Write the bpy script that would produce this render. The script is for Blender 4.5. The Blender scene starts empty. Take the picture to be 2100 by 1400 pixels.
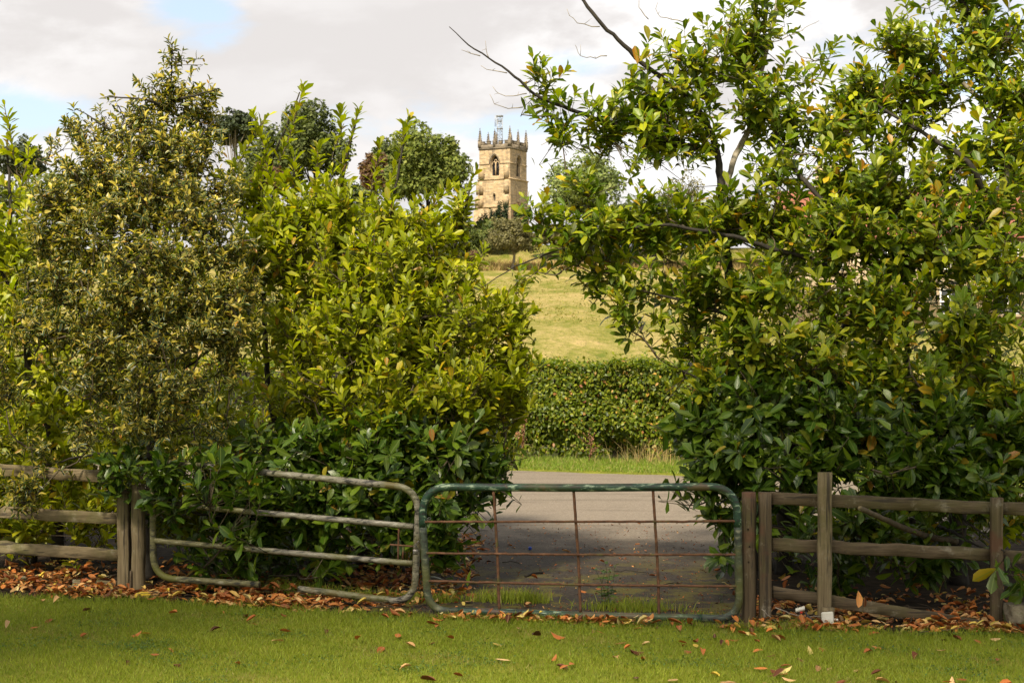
import bpy, bmesh, math, random
import numpy as np
from mathutils import Vector, Matrix
from mathutils.geometry import tessellate_polygon

random.seed(11)
rng = np.random.default_rng(11)
R = math.radians
scene = bpy.context.scene
COL = scene.collection

# ------------------------------------------------------------------ camera
FPX, CAMH = 2964.0, 2.4            # focal length in photo pixels, eye height above the gate's foot
cam_d = bpy.data.cameras.new('camera')
cam_d.sensor_width = 36.0
cam_d.lens = 36.0 * FPX / 2100.0
cam_d.clip_start = 0.1
cam_d.clip_end = 6000.0
cam_d.dof.use_dof = True
cam_d.dof.focus_distance = 13.2
cam_d.dof.aperture_fstop = 7.1
cam = bpy.data.objects.new('camera', cam_d)
cam.location = (0, 0, CAMH)
cam.rotation_euler = (R(90), 0, 0)
COL.objects.link(cam)
scene.camera = cam

# ------------------------------------------------------------------ light
SUN_EL, SUN_AZ = 48.0, 155.0        # elevation; degrees left of the view direction (behind the viewer's left shoulder)
sdir = Vector((-math.sin(R(SUN_AZ)) * math.cos(R(SUN_EL)), math.cos(R(SUN_AZ)) * math.cos(R(SUN_EL)), math.sin(R(SUN_EL))))
sun_d = bpy.data.lights.new('sun', 'SUN')
sun_d.energy = 4.0
sun_d.angle = R(8)       # thin cloud over the sun
sun_d.color = (1.0, 0.89, 0.72)
sun = bpy.data.objects.new('sun', sun_d)
sun.rotation_euler = sdir.to_track_quat('Z', 'Y').to_euler()
COL.objects.link(sun)

scene.view_settings.view_transform = 'Standard'
scene.view_settings.look = 'None'
scene.view_settings.gamma = 1.0
scene.view_settings.use_curve_mapping = False
scene.view_settings.exposure = 1.27
scene.cycles.max_bounces = 8
scene.cycles.diffuse_bounces = 4
scene.cycles.glossy_bounces = 2
scene.cycles.transmission_bounces = 4
scene.cycles.caustics_reflective = False
scene.cycles.caustics_refractive = False


def node(nt, t, ins=None, **props):
    n = nt.nodes.new(t)
    for k, v in props.items():
        setattr(n, k, v)
    for k, v in (ins or {}).items():
        s = n.inputs[k]
        if isinstance(v, bpy.types.NodeSocket):
            nt.links.new(v, s)
        else:
            s.default_value = v
    return n


def math_n(nt, op, a, b=0.0, c=0.0, clamp=False):
    n = node(nt, 'ShaderNodeMath', {0: a, 1: b, 2: c}, operation=op)
    n.use_clamp = clamp
    return n.outputs[0]


def mixc(nt, f, a, b, blend='MIX'):
    n = nt.nodes.new('ShaderNodeMix')
    n.data_type = 'RGBA'
    n.blend_type = blend
    for i, v in ((0, f), (6, a), (7, b)):
        if isinstance(v, bpy.types.NodeSocket):
            nt.links.new(v, n.inputs[i])
        else:
            n.inputs[i].default_value = v if i == 0 else (tuple(v) + (1,))[:4]
    return n.outputs[2]


def ramp(nt, f, stops, interp='LINEAR'):
    n = nt.nodes.new('ShaderNodeValToRGB')
    n.color_ramp.interpolation = interp
    el = n.color_ramp.elements
    while len(el) < len(stops):
        el.new(0.5)
    for e, (p, c) in zip(el, stops):
        e.position = p
        e.color = (tuple(c) + (1,))[:4] if not isinstance(c, (int, float)) else (c, c, c, 1)
    nt.links.new(f, n.inputs[0])
    return n.outputs[0]


def smooth01(nt, x, a, b):
    n = node(nt, 'ShaderNodeMapRange', {0: x, 1: a, 2: b, 3: 0.0, 4: 1.0}, interpolation_type='SMOOTHSTEP')
    return n.outputs[0]


# ------------------------------------------------------------------ sky: Nishita blue with broken cumulus
world = bpy.data.worlds.new('World')
scene.world = world
world.use_nodes = True
wt = world.node_tree
wt.nodes.clear()
sky = node(wt, 'ShaderNodeTexSky', sky_type='NISHITA', sun_disc=False)
sky.sun_elevation = R(SUN_EL)
sky.sun_rotation = math.atan2(sdir.x, sdir.y)
sky.air_density = 1.0
sky.dust_density = 1.2
sky.ozone_density = 1.3
tc = node(wt, 'ShaderNodeTexCoord')
sep = node(wt, 'ShaderNodeSeparateXYZ', {0: tc.outputs['Generated']})
dx, dy, dz = sep.outputs
# cloud layer: direction stretched so the clouds are wide and flat based
mp = node(wt, 'ShaderNodeMapping', {0: tc.outputs['Generated'], 'Location': (3.1, 0.4, 1.72), 'Scale': (3.6, 3.6, 9.5)})
n1 = node(wt, 'ShaderNodeTexNoise', {'Vector': mp.outputs[0], 'Scale': 1.0, 'Detail': 10.0, 'Roughness': 0.60, 'Distortion': 0.15})
mp2 = node(wt, 'ShaderNodeMapping', {0: tc.outputs['Generated'], 'Location': (3.1, 0.4, 1.97), 'Scale': (3.6, 3.6, 9.5)})
n2 = node(wt, 'ShaderNodeTexNoise', {'Vector': mp2.outputs[0], 'Scale': 1.0, 'Detail': 6.0, 'Roughness': 0.5, 'Distortion': 0.15})
n3 = node(wt, 'ShaderNodeTexNoise', {'Vector': mp.outputs[0], 'Scale': 0.55, 'Detail': 3.0, 'Roughness': 0.5})


def puff(cx, cz, sx, sz):          # soft bump around a compass bearing / elevation (tangents)
    a = math_n(wt, 'DIVIDE', math_n(wt, 'SUBTRACT', dx, cx), sx)
    b = math_n(wt, 'DIVIDE', math_n(wt, 'SUBTRACT', dz, cz), sz)
    r2 = math_n(wt, 'ADD', math_n(wt, 'MULTIPLY', a, a), math_n(wt, 'MULTIPLY', b, b))
    g = math_n(wt, 'EXPONENT', math_n(wt, 'MULTIPLY', r2, -1.0))
    return math_n(wt, 'MULTIPLY', g, math_n(wt, 'GREATER_THAN', dy, 0.0))


dens = math_n(wt, 'ADD', math_n(wt, 'MULTIPLY', math_n(wt, 'SUBTRACT', n1.outputs['Fac'], 0.5), 1.7), 0.5)
for cx, cz, sx, sz, amt in ((-0.205, 0.222, 0.046, 0.028, -0.55), (-0.33, 0.151, 0.05, 0.012, -0.30), (0.0, 0.145, 0.09, 0.012, -0.20),
                            (0.035, 0.188, 0.035, 0.010, -0.24), (0.20, 0.215, 0.03, 0.03, -0.12), (-0.31, 0.212, 0.08, 0.03, 0.14),
                            (-0.10, 0.205, 0.11, 0.035, 0.15), (0.25, 0.22, 0.08, 0.02, 0.08), (0.10, 0.115, 0.12, 0.012, 0.06)):
    dens = math_n(wt, 'ADD', dens, math_n(wt, 'MULTIPLY', puff(cx, cz, sx, sz), amt))
mask = smooth01(wt, dens, 0.17, 0.42)
lit = math_n(wt, 'SUBTRACT', n1.outputs['Fac'], n2.outputs['Fac'])
lit = smooth01(wt, lit, -0.09, 0.045)
lit = math_n(wt, 'MULTIPLY', lit, smooth01(wt, n3.outputs['Fac'], 0.30, 0.62))
ccol = mixc(wt, lit, (3.75, 3.58, 3.50), (5.35, 5.25, 5.18))
skyc = mixc(wt, 0.50, sky.outputs[0], (3.9, 4.3, 4.7))
wcol = mixc(wt, mask, skyc, ccol)
bg = node(wt, 'ShaderNodeBackground', {0: wcol, 1: 0.092})
wo = node(wt, 'ShaderNodeOutputWorld', {0: bg.outputs[0]})


# ------------------------------------------------------------------ helpers: geometry
def P(px, py, Y):
    """point of the place at distance Y seen at photo pixel (px, py)"""
    return Vector(((px - 1050.0) / FPX * Y, Y, CAMH - (py - 700.0) / FPX * Y))


def GP(px, py):
    """point of the level ground seen at photo pixel"""
    return P(px, py, FPX * CAMH / (py - 700.0))


def mesh_np(name, V, T, lf=None, smooth=False, mat=None):
    V = np.asarray(V, np.float32).reshape(-1, 3)
    T = np.asarray(T, np.int32).reshape(-1, 3)
    me = bpy.data.meshes.new(name)
    me.vertices.add(len(V))
    me.vertices.foreach_set('co', V.ravel())
    me.loops.add(len(T) * 3)
    me.loops.foreach_set('vertex_index', T.ravel())
    me.polygons.add(len(T))
    me.polygons.foreach_set('loop_start', np.arange(0, len(T) * 3, 3, dtype=np.int32))
    if smooth:
        me.polygons.foreach_set('use_smooth', np.ones(len(T), dtype=bool))
    if lf is not None:
        a = me.attributes.new('lf', 'FLOAT_VECTOR', 'POINT')
        a.data.foreach_set('vector', np.asarray(lf, np.float32).ravel())
    me.update(calc_edges=True)
    if mat:
        me.materials.append(mat)
    return me


def link(name, me, parent=None, loc=None, kind=None):
    o = bpy.data.objects.new(name, me)
    COL.objects.link(o)
    if parent is not None:
        o.parent = parent
        if loc is None and parent.type == 'EMPTY':
            loc = None
    if loc is not None:
        o.location = loc
    if kind:
        o['kind'] = kind
    return o


def tag(o, label, cat, group=None):
    o['label'] = label
    o['category'] = cat
    if group:
        o['group'] = group
    return o


def empty(name, loc, label=None, cat=None, group=None, rz=0.0):
    o = bpy.data.objects.new(name, None)
    o.empty_display_size = 0.1
    o.location = loc
    o.rotation_euler = (0, 0, rz)
    COL.objects.link(o)
    if label:
        tag(o, label, cat, group)
    return o


class Geo:
    def __init__(self):
        self.V, self.T, self.L, self.n = [], [], [], 0

    def add(self, V, T, lf=None):
        V = np.asarray(V, float).reshape(-1, 3)
        self.V.append(V)
        self.T.append(np.asarray(T, int).reshape(-1, 3) + self.n)
        self.L.append(np.zeros((len(V), 3)) if lf is None else np.asarray(lf, float).reshape(-1, 3))
        self.n += len(V)
        return self

    def box(self, c, s, rz=0.0):
        x, y, z = s[0] / 2, s[1] / 2, s[2] / 2
        V = np.array([[-x, -y, -z], [x, -y, -z], [x, y, -z], [-x, y, -z], [-x, -y, z], [x, -y, z], [x, y, z], [-x, y, z]])
        if rz:
            ca, sa = math.cos(rz), math.sin(rz)
            V = V @ np.array([[ca, sa, 0], [-sa, ca, 0], [0, 0, 1]])
        V = V + np.array(c)
        T = [[0, 2, 1], [0, 3, 2], [4, 5, 6], [4, 6, 7], [0, 1, 5], [0, 5, 4], [1, 2, 6], [1, 6, 5], [2, 3, 7], [2, 7, 6], [3, 0, 4], [3, 4, 7]]
        return self.add(V, T)

    def sweep(self, pts, sections, up=(0, 0, 1), cap=True):
        """sections: (n_pts, k, 2) cross-sections; closed loops along pts"""
        pts = np.asarray(pts, float)
        n = len(pts)
        sections = np.asarray(sections, float)
        k = sections.shape[1]
        tan = np.gradient(pts, axis=0)
        tan /= np.linalg.norm(tan, axis=1)[:, None] + 1e-9
        upv = np.array(up, float)
        a = np.cross(tan[0], upv)
        if np.linalg.norm(a) < 1e-3:
            a = np.cross(tan[0], (0, 1.0, 0.1))
        a /= np.linalg.norm(a)
        V = np.zeros((n, k, 3))
        for i in range(n):
            a = a - tan[i] * np.dot(a, tan[i])
            a /= np.linalg.norm(a) + 1e-9
            b = np.cross(a, tan[i])
            V[i] = pts[i] + sections[i][:, :1] * a + sections[i][:, 1:] * b
        T = []
        for i in range(n - 1):
            for j in range(k):
                p, q = i * k + j, i * k + (j + 1) % k
                T += [[p, p + k, q], [q, p + k, q + k]]
        V = V.reshape(-1, 3)
        if cap:
            V = np.vstack([V, pts[0], pts[-1]])
            c0, c1 = n * k, n * k + 1
            for j in range(k):
                T.append([c0, j, (j + 1) % k])
                T.append([c1, (n - 1) * k + (j + 1) % k, (n - 1) * k + j])
        return self.add(V, T)

    def tube(self, pts, radii, sides=6, cap=True, wob=0.0):
        pts = np.asarray(pts, float)
        n = len(pts)
        radii = np.broadcast_to(np.asarray(radii, float), (n,))
        ang = -np.arange(sides) / sides * 2 * math.pi
        ring = np.stack([np.cos(ang), np.sin(ang)], 1)
        sec = ring[None] * radii[:, None, None]
        if wob:
            sec = sec * (1 + rng.normal(0, wob, (n, sides, 1)))
        return self.sweep(pts, sec, cap=cap)

    def beam(self, p0, p1, w, h, seg=8, jit=0.0025, bev=0.006, up=(0, 0, 1)):
        t = np.linspace(0, 1, seg + 1)[:, None]
        pts = np.array(p0) * (1 - t) + np.array(p1) * t
        x, y = w / 2, h / 2
        s = np.array([[-x + bev, -y], [x - bev, -y], [x, -y + bev], [x, y - bev], [x - bev, y], [-x + bev, y], [-x, y - bev], [-x, -y + bev]])[::-1]
        sec = np.repeat(s[None], seg + 1, 0) + rng.normal(0, jit, (seg + 1, 1, 2)) * 0.6 + rng.normal(0, jit * 0.5, (seg + 1, 8, 2))
        return self.sweep(pts, sec, up=up)

    def mesh(self, name, mat, smooth=False, off=None):
        V = np.vstack(self.V)
        if off is not None:
            V = V - np.array(off)
        return mesh_np(name, V, np.vstack(self.T), np.vstack(self.L), smooth, mat)

    def obj(self, name, mat, parent=None, smooth=False, kind=None):
        off = None
        if parent is not None:
            off = WORLD_OFF(parent)
        me = self.mesh(name, mat, smooth, off)
        return link(name, me, parent, kind=kind)


def WORLD_OFF(p):
    v = Vector((0, 0, 0))
    while p is not None:
        v = v + p.location
        p = p.parent
    return v


def smooth_path(pts, step=0.08, noise=0.0):
    pts = np.asarray([tuple(p) for p in pts], float)
    if len(pts) == 2:
        n = max(3, int(np.linalg.norm(pts[1] - pts[0]) / step))
        t = np.linspace(0, 1, n)[:, None]
        out = pts[0] * (1 - t) + pts[1] * t
    else:
        e = np.vstack([2 * pts[0] - pts[1], pts, 2 * pts[-1] - pts[-2]])
        out = []
        for i in range(1, len(e) - 2):
            p0, p1, p2, p3 = e[i - 1], e[i], e[i + 1], e[i + 2]
            n = max(2, int(np.linalg.norm(p2 - p1) / step))
            t = np.linspace(0, 1, n, endpoint=False)[:, None]
            out.append(0.5 * (2 * p1 + (p2 - p0) * t + (2 * p0 - 5 * p1 + 4 * p2 - p3) * t ** 2 + (3 * p1 - p0 - 3 * p2 + p3) * t ** 3))
        out = np.vstack(out + [pts[-1:]])
    if noise:
        w = rng.normal(0, noise, out.shape)
        w[0] = 0
        out = out + w
    return out


def unit(a):
    return a / (np.linalg.norm(a, axis=-1, keepdims=True) + 1e-9)


# ------------------------------------------------------------------ helpers: materials
def new_mat(name):
    m = bpy.data.materials.new(name)
    m.use_nodes = True
    nt = m.node_tree
    nt.nodes.clear()
    out = nt.nodes.new('ShaderNodeOutputMaterial')
    return m, nt, out


def simple_mat(name, stops, scale=(4, 4, 4), rough=0.8, bump=0.3, detail=6.0, metallic=0.0, coord='Object', spec=0.3, stain=None, bdist=0.01, nscale=1.0, roughness_n=0.6):
    """noise-driven colour ramp with bump; stain=(colour, scale, lo, hi) lays patches over it"""
    m, nt, out = new_mat(name)
    t = node(nt, 'ShaderNodeTexCoord')
    if coord == 'World':
        vec = node(nt, 'ShaderNodeNewGeometry').outputs['Position']
    else:
        vec = t.outputs[coord]
    mpn = node(nt, 'ShaderNodeMapping', {0: vec, 'Scale': scale})
    n = node(nt, 'ShaderNodeTexNoise', {'Vector': mpn.outputs[0], 'Scale': nscale, 'Detail': detail, 'Roughness': roughness_n})
    col = ramp(nt, n.outputs['Fac'], stops)
    for st in (stain or []):
        c, sc, lo, hi = st
        s = node(nt, 'ShaderNodeTexNoise', {'Vector': vec, 'Scale': sc, 'Detail': 5.0, 'Roughness': 0.65})
        col = mixc(nt, smooth01(nt, s.outputs['Fac'], lo, hi), col, c)
    b = node(nt, 'ShaderNodeBump', {'Strength': bump, 'Distance': bdist, 'Height': n.outputs['Fac']})
    p = node(nt, 'ShaderNodeBsdfPrincipled', {'Base Color': col, 'Roughness': rough, 'Metallic': metallic, 'Specular IOR Level': spec, 'Normal': b.outputs[0]})
    nt.links.new(p.outputs[0], out.inputs[0])
    return m


def leaf_mat(name, stops, rough=0.4, transl=0.3, rib=None, margin=None, use_obj=False, spec=0.5, tcol=(1.2, 1.35, 0.25), jitter=0.35):
    m, nt, out = new_mat(name)
    a = node(nt, 'ShaderNodeAttribute', attribute_name='lf')
    s = node(nt, 'ShaderNodeSeparateXYZ', {0: a.outputs['Vector']})
    u, v, r = s.outputs
    if use_obj:
        r = node(nt, 'ShaderNodeObjectInfo').outputs['Random']
    col = ramp(nt, r, stops)
    j = math_n(nt, 'FRACT', math_n(nt, 'MULTIPLY', r, 37.7))
    val = math_n(nt, 'ADD', math_n(nt, 'MULTIPLY', j, 2 * jitter), 1 - jitter)
    hsv = node(nt, 'ShaderNodeHueSaturation', {'Value': val, 'Color': col})
    col = hsv.outputs[0]
    au = math_n(nt, 'ABSOLUTE', u)
    if margin:
        col = mixc(nt, smooth01(nt, au, margin[1], margin[1] + 0.16), col, margin[0])
    if rib:
        col = mixc(nt, math_n(nt, 'MULTIPLY', smooth01(nt, au, 0.13, 0.03), 0.75), col, rib)
    geo = node(nt, 'ShaderNodeNewGeometry')
    ns = node(nt, 'ShaderNodeTexNoise', {'Vector': geo.outputs['Position'], 'Scale': 60.0, 'Detail': 2.0})
    col = mixc(nt, 0.25, col, mixc(nt, 1.0, col, ns.outputs['Color'], 'MULTIPLY'))
    bmp = node(nt, 'ShaderNodeBump', {'Strength': 0.25, 'Distance': 0.004, 'Height': ns.outputs['Fac']})
    p = node(nt, 'ShaderNodeBsdfPrincipled', {'Base Color': col, 'Roughness': rough, 'Specular IOR Level': spec, 'Normal': bmp.outputs[0]})
    tr = node(nt, 'ShaderNodeBsdfTranslucent', {'Color': mixc(nt, 1.0, col, tcol, 'MULTIPLY')})
    mx = node(nt, 'ShaderNodeMixShader', {0: transl, 1: p.outputs[0], 2: tr.outputs[0]})
    nt.links.new(mx.outputs[0], out.inputs[0])
    return m


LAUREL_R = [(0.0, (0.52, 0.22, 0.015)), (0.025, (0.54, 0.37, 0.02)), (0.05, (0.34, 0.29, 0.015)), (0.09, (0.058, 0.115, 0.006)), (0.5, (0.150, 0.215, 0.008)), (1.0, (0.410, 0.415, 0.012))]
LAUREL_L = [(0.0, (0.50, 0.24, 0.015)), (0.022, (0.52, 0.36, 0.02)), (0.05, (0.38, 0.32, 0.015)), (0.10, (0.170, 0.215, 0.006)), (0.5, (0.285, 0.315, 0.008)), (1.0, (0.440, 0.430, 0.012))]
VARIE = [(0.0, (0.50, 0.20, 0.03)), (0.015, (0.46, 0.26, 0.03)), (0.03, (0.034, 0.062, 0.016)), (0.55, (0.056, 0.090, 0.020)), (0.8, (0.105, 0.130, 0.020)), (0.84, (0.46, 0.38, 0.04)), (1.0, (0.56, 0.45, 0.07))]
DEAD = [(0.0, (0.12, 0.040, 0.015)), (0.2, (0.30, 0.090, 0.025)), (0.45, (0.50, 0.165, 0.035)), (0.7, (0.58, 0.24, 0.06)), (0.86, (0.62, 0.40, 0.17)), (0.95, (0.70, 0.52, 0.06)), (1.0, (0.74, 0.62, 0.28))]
LAUREL_DARK_SHADE = [(0.0, (0.46, 0.20, 0.02)), (0.012, (0.42, 0.30, 0.02)), (0.03, (0.20, 0.20, 0.015)), (0.05, (0.032, 0.076, 0.006)), (0.55, (0.066, 0.128, 0.008)), (1.0, (0.150, 0.215, 0.011))]  # dark green, deepened to paint in the shade low in the shrubs
RIB = (0.26, 0.30, 0.07)
M = {}
M['laurel'] = leaf_mat('laurel_leaf', LAUREL_R, rough=0.40, transl=0.38, rib=RIB, spec=0.32)
M['laurel_one'] = leaf_mat('laurel_leaf_single', LAUREL_R, rough=0.40, transl=0.38, rib=RIB, use_obj=True, spec=0.32)
M['laurel_dark_shade'] = leaf_mat('laurel_leaf_dark_shade', LAUREL_DARK_SHADE, rough=0.38, transl=0.30, rib=(0.20, 0.26, 0.05), spec=0.5)
M['laurel_dark_shade_one'] = leaf_mat('laurel_leaf_dark_shade_single', LAUREL_DARK_SHADE, rough=0.38, transl=0.30, rib=(0.20, 0.26, 0.05), spec=0.5, use_obj=True)
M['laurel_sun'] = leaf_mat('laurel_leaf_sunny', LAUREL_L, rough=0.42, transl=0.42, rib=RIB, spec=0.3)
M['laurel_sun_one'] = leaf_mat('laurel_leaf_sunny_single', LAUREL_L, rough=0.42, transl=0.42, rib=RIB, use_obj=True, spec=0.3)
M['varie'] = leaf_mat('variegated_leaf', VARIE, rough=0.40, transl=0.30, margin=((0.56, 0.45, 0.09), 0.54), rib=None)
M['varie_one'] = leaf_mat('variegated_leaf_single', VARIE, rough=0.40, transl=0.30, margin=((0.56, 0.45, 0.09), 0.54), use_obj=True)
M['dead'] = leaf_mat('fallen_leaf', DEAD, rough=0.6, transl=0.12, spec=0.25, tcol=(1, 0.8, 0.5), rib=(0.45, 0.28, 0.12))
M['dead_one'] = leaf_mat('fallen_leaf_single', DEAD, rough=0.6, transl=0.12, spec=0.25, tcol=(1, 0.8, 0.5), use_obj=True, rib=(0.45, 0.28, 0.12))
for cn, c0, c1 in (('dark brown', (0.09, 0.032, 0.014), (0.20, 0.065, 0.022)), ('russet orange', (0.38, 0.115, 0.028), (0.58, 0.20, 0.045)), ('pale tan', (0.50, 0.27, 0.10), (0.66, 0.44, 0.20)), ('yellow', (0.60, 0.40, 0.03), (0.74, 0.60, 0.20))):
    M[cn] = leaf_mat('fallen_leaf_' + cn.replace(' ', '_'), [(0.0, c0), (1.0, c1)], rough=0.6, transl=0.12, spec=0.25, tcol=(1, 0.8, 0.5), use_obj=True, rib=(0.45, 0.28, 0.12))
M['hedge'] = leaf_mat('beech_leaf', [(0.0, (0.40, 0.14, 0.07)), (0.03, (0.46, 0.30, 0.05)), (0.05, (0.060, 0.100, 0.008)), (0.5, (0.120, 0.165, 0.010)), (1.0, (0.25, 0.27, 0.016))], rough=0.42, transl=0.42, spec=0.3)
M['grass'] = leaf_mat('grass_blade', [(0.0, (0.42, 0.34, 0.13)), (0.07, (0.26, 0.24, 0.04)), (0.12, (0.190, 0.250, 0.024)), (1.0, (0.360, 0.400, 0.042))], rough=0.55, transl=0.35, spec=0.25, jitter=0.25)
M['verge_grass'] = leaf_mat('verge_grass_blade', [(0.0, (0.42, 0.34, 0.15)), (0.18, (0.26, 0.27, 0.06)), (0.3, (0.12, 0.20, 0.02)), (1.0, (0.22, 0.29, 0.03))], rough=0.6, transl=0.35, spec=0.2)
M['dry_grass'] = leaf_mat('dry_grass_blade', [(0.0, (0.38, 0.25, 0.11)), (0.6, (0.48, 0.35, 0.16)), (1.0, (0.26, 0.26, 0.07))], rough=0.8, transl=0.25, spec=0.1)
M['weed'] = leaf_mat('weed_leaf', [(0.0, (0.06, 0.13, 0.015)), (1.0, (0.12, 0.20, 0.03))], rough=0.5, transl=0.35)
M['nettle'] = leaf_mat('nettle_leaf', [(0.0, (0.05, 0.11, 0.02)), (1.0, (0.11, 0.17, 0.035))], rough=0.55, transl=0.3)
M['dock'] = leaf_mat('dead_dock_seed', [(0.0, (0.22, 0.10, 0.06)), (1.0, (0.40, 0.22, 0.13))], rough=0.85, transl=0.1, spec=0.1)
M['bark'] = simple_mat('laurel_bark', [(0.3, (0.012, 0.010, 0.007)), (0.7, (0.038, 0.032, 0.022))], scale=(14, 14, 14), bump=0.6)
M['bark_pale'] = simple_mat('pale_bark', [(0.3, (0.14, 0.12, 0.09)), (0.7, (0.32, 0.28, 0.21))], scale=(12, 12, 12), bump=0.5)
M['twig'] = simple_mat('twig_bark', [(0.3, (0.045, 0.035, 0.022)), (0.7, (0.11, 0.085, 0.05))], scale=(20, 20, 20))
M['wood'] = None


def wood_mat(name, stops, axis, algae=0.5, red=0.0):
    m, nt, out = new_mat(name)
    t = node(nt, 'ShaderNodeTexCoord')
    sc = [38.0, 38.0, 38.0]
    sc[axis] = 1.6
    mpn = node(nt, 'ShaderNodeMapping', {0: t.outputs['Object'], 'Scale': tuple(sc)})
    n = node(nt, 'ShaderNodeTexNoise', {'Vector': mpn.outputs[0], 'Scale': 1.0, 'Detail': 7.0, 'Roughness': 0.65, 'Distortion': 0.4})
    col = ramp(nt, n.outputs['Fac'], stops)
    b2 = node(nt, 'ShaderNodeTexNoise', {'Vector': t.outputs['Object'], 'Scale': 2.6, 'Detail': 5.0, 'Roughness': 0.62})
    col = mixc(nt, math_n(nt, 'MULTIPLY', smooth01(nt, b2.outputs['Fac'], 0.42, 0.66), algae), col, (0.085, 0.088, 0.022))
    b3 = node(nt, 'ShaderNodeTexNoise', {'Vector': t.outputs['Object'], 'Scale': 5.5, 'Detail': 6.0, 'Roughness': 0.7})
    col = mixc(nt, math_n(nt, 'MULTIPLY', smooth01(nt, b3.outputs['Fac'], 0.56, 0.70), 0.55), col, (0.30, 0.27, 0.20))
    b4 = node(nt, 'ShaderNodeTexNoise', {'Vector': mpn.outputs[0], 'Scale': 0.5, 'Detail': 4.0, 'Roughness': 0.7})
    col = mixc(nt, math_n(nt, 'MULTIPLY', smooth01(nt, b4.outputs['Fac'], 0.53, 0.64), 0.85), col, (0.028, 0.022, 0.016))
    if red:
        b5 = node(nt, 'ShaderNodeTexNoise', {'Vector': t.outputs['Object'], 'Scale': 3.1, 'Detail': 4.0})
        col = mixc(nt, math_n(nt, 'MULTIPLY', smooth01(nt, b5.outputs['Fac'], 0.5, 0.62), red), col, (0.12, 0.05, 0.03))
    bm = node(nt, 'ShaderNodeBump', {'Strength': 0.55, 'Distance': 0.006, 'Height': n.outputs['Fac']})
    p = node(nt, 'ShaderNodeBsdfPrincipled', {'Base Color': col, 'Roughness': 0.82, 'Specular IOR Level': 0.25, 'Normal': bm.outputs[0]})
    nt.links.new(p.outputs[0], out.inputs[0])
    return m


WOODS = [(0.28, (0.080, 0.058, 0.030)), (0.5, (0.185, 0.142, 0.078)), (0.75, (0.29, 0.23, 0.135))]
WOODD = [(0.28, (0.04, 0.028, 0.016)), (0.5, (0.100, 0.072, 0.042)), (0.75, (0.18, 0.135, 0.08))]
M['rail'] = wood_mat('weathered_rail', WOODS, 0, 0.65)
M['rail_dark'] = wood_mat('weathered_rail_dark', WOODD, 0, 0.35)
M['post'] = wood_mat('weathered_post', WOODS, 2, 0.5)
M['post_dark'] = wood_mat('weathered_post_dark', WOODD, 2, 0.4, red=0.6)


def paint_mat(name, base, pale, dark, rust, algae=0.4, rough=0.55, rustamt=0.62):
    m, nt, out = new_mat(name)
    t = node(nt, 'ShaderNodeTexCoord')
    mp1 = node(nt, 'ShaderNodeMapping', {0: t.outputs['Object'], 'Scale': (7, 30, 30)})
    n = node(nt, 'ShaderNodeTexNoise', {'Vector': mp1.outputs[0], 'Scale': 1.0, 'Detail': 8.0, 'Roughness': 0.68})
    n2_ = node(nt, 'ShaderNodeTexNoise', {'Vector': t.outputs['Object'], 'Scale': 3.3, 'Detail': 6.0, 'Roughness': 0.65})
    n3_ = node(nt, 'ShaderNodeTexNoise', {'Vector': t.outputs['Object'], 'Scale': 1.7, 'Detail': 4.0})
    col = mixc(nt, smooth01(nt, n.outputs['Fac'], 0.55, 0.63), base, pale)
    col = mixc(nt, smooth01(nt, n.outputs['Fac'], 0.48, 0.43), col, dark)
    col = mixc(nt, smooth01(nt, n2_.outputs['Fac'], rustamt, rustamt + 0.05), col, rust)
    col = mixc(nt, math_n(nt, 'MULTIPLY', smooth01(nt, n3_.outputs['Fac'], 0.48, 0.62), algae), col, (0.10, 0.10, 0.015))
    bm = node(nt, 'ShaderNodeBump', {'Strength': 0.35, 'Distance': 0.003, 'Height': n.outputs['Fac']})
    p = node(nt, 'ShaderNodeBsdfPrincipled', {'Base Color': col, 'Roughness': rough, 'Specular IOR Level': 0.4, 'Normal': bm.outputs[0]})
    nt.links.new(p.outputs[0], out.inputs[0])
    return m


M['green_paint'] = paint_mat('flaking_green_paint', (0.014, 0.046, 0.026), (0.26, 0.34, 0.22), (0.016, 0.020, 0.016), (0.08, 0.05, 0.035), 0.30, rustamt=0.56)
M['green_paint_mossy'] = paint_mat('mossy_gate_side', (0.045, 0.060, 0.040), (0.16, 0.16, 0.10), (0.022, 0.024, 0.018), (0.07, 0.05, 0.03), 0.75, 0.65)
M['grey_paint'] = paint_mat('flaking_grey_paint', (0.185, 0.168, 0.125), (0.33, 0.31, 0.25), (0.026, 0.024, 0.020), (0.11, 0.060, 0.040), 0.6, rustamt=0.58)
M['grey_paint_mossy'] = paint_mat('mossy_grey_tube', (0.11, 0.10, 0.04), (0.24, 0.23, 0.15), (0.025, 0.023, 0.016), (0.09, 0.05, 0.03), 0.95, 0.7)
M['rust'] = simple_mat('rusty_rod', [(0.3, (0.05, 0.028, 0.016)), (0.55, (0.13, 0.06, 0.03)), (0.75, (0.20, 0.11, 0.06))], scale=(18, 18, 18), rough=0.85, stain=[((0.085, 0.085, 0.025), 6.0, 0.55, 0.68)])
M['steel'] = simple_mat('dull_steel', [(0.3, (0.12, 0.11, 0.10)), (0.7, (0.30, 0.28, 0.26))], scale=(60, 60, 60), rough=0.45, metallic=0.85)
M['cable'] = simple_mat('grey_cable_sheath', [(0.3, (0.035, 0.038, 0.042)), (0.7, (0.06, 0.064, 0.07))], rough=0.5)
M['white_plastic'] = simple_mat('white_plastic', [(0.3, (0.62, 0.60, 0.50)), (0.7, (0.74, 0.72, 0.63))], scale=(20, 20, 20), rough=0.4, stain=[((0.35, 0.32, 0.22), 9.0, 0.60, 0.75)])
M['red_plastic'] = simple_mat('red_wire', [(0.3, (0.5, 0.03, 0.02)), (0.7, (0.6, 0.05, 0.03))])
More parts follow.
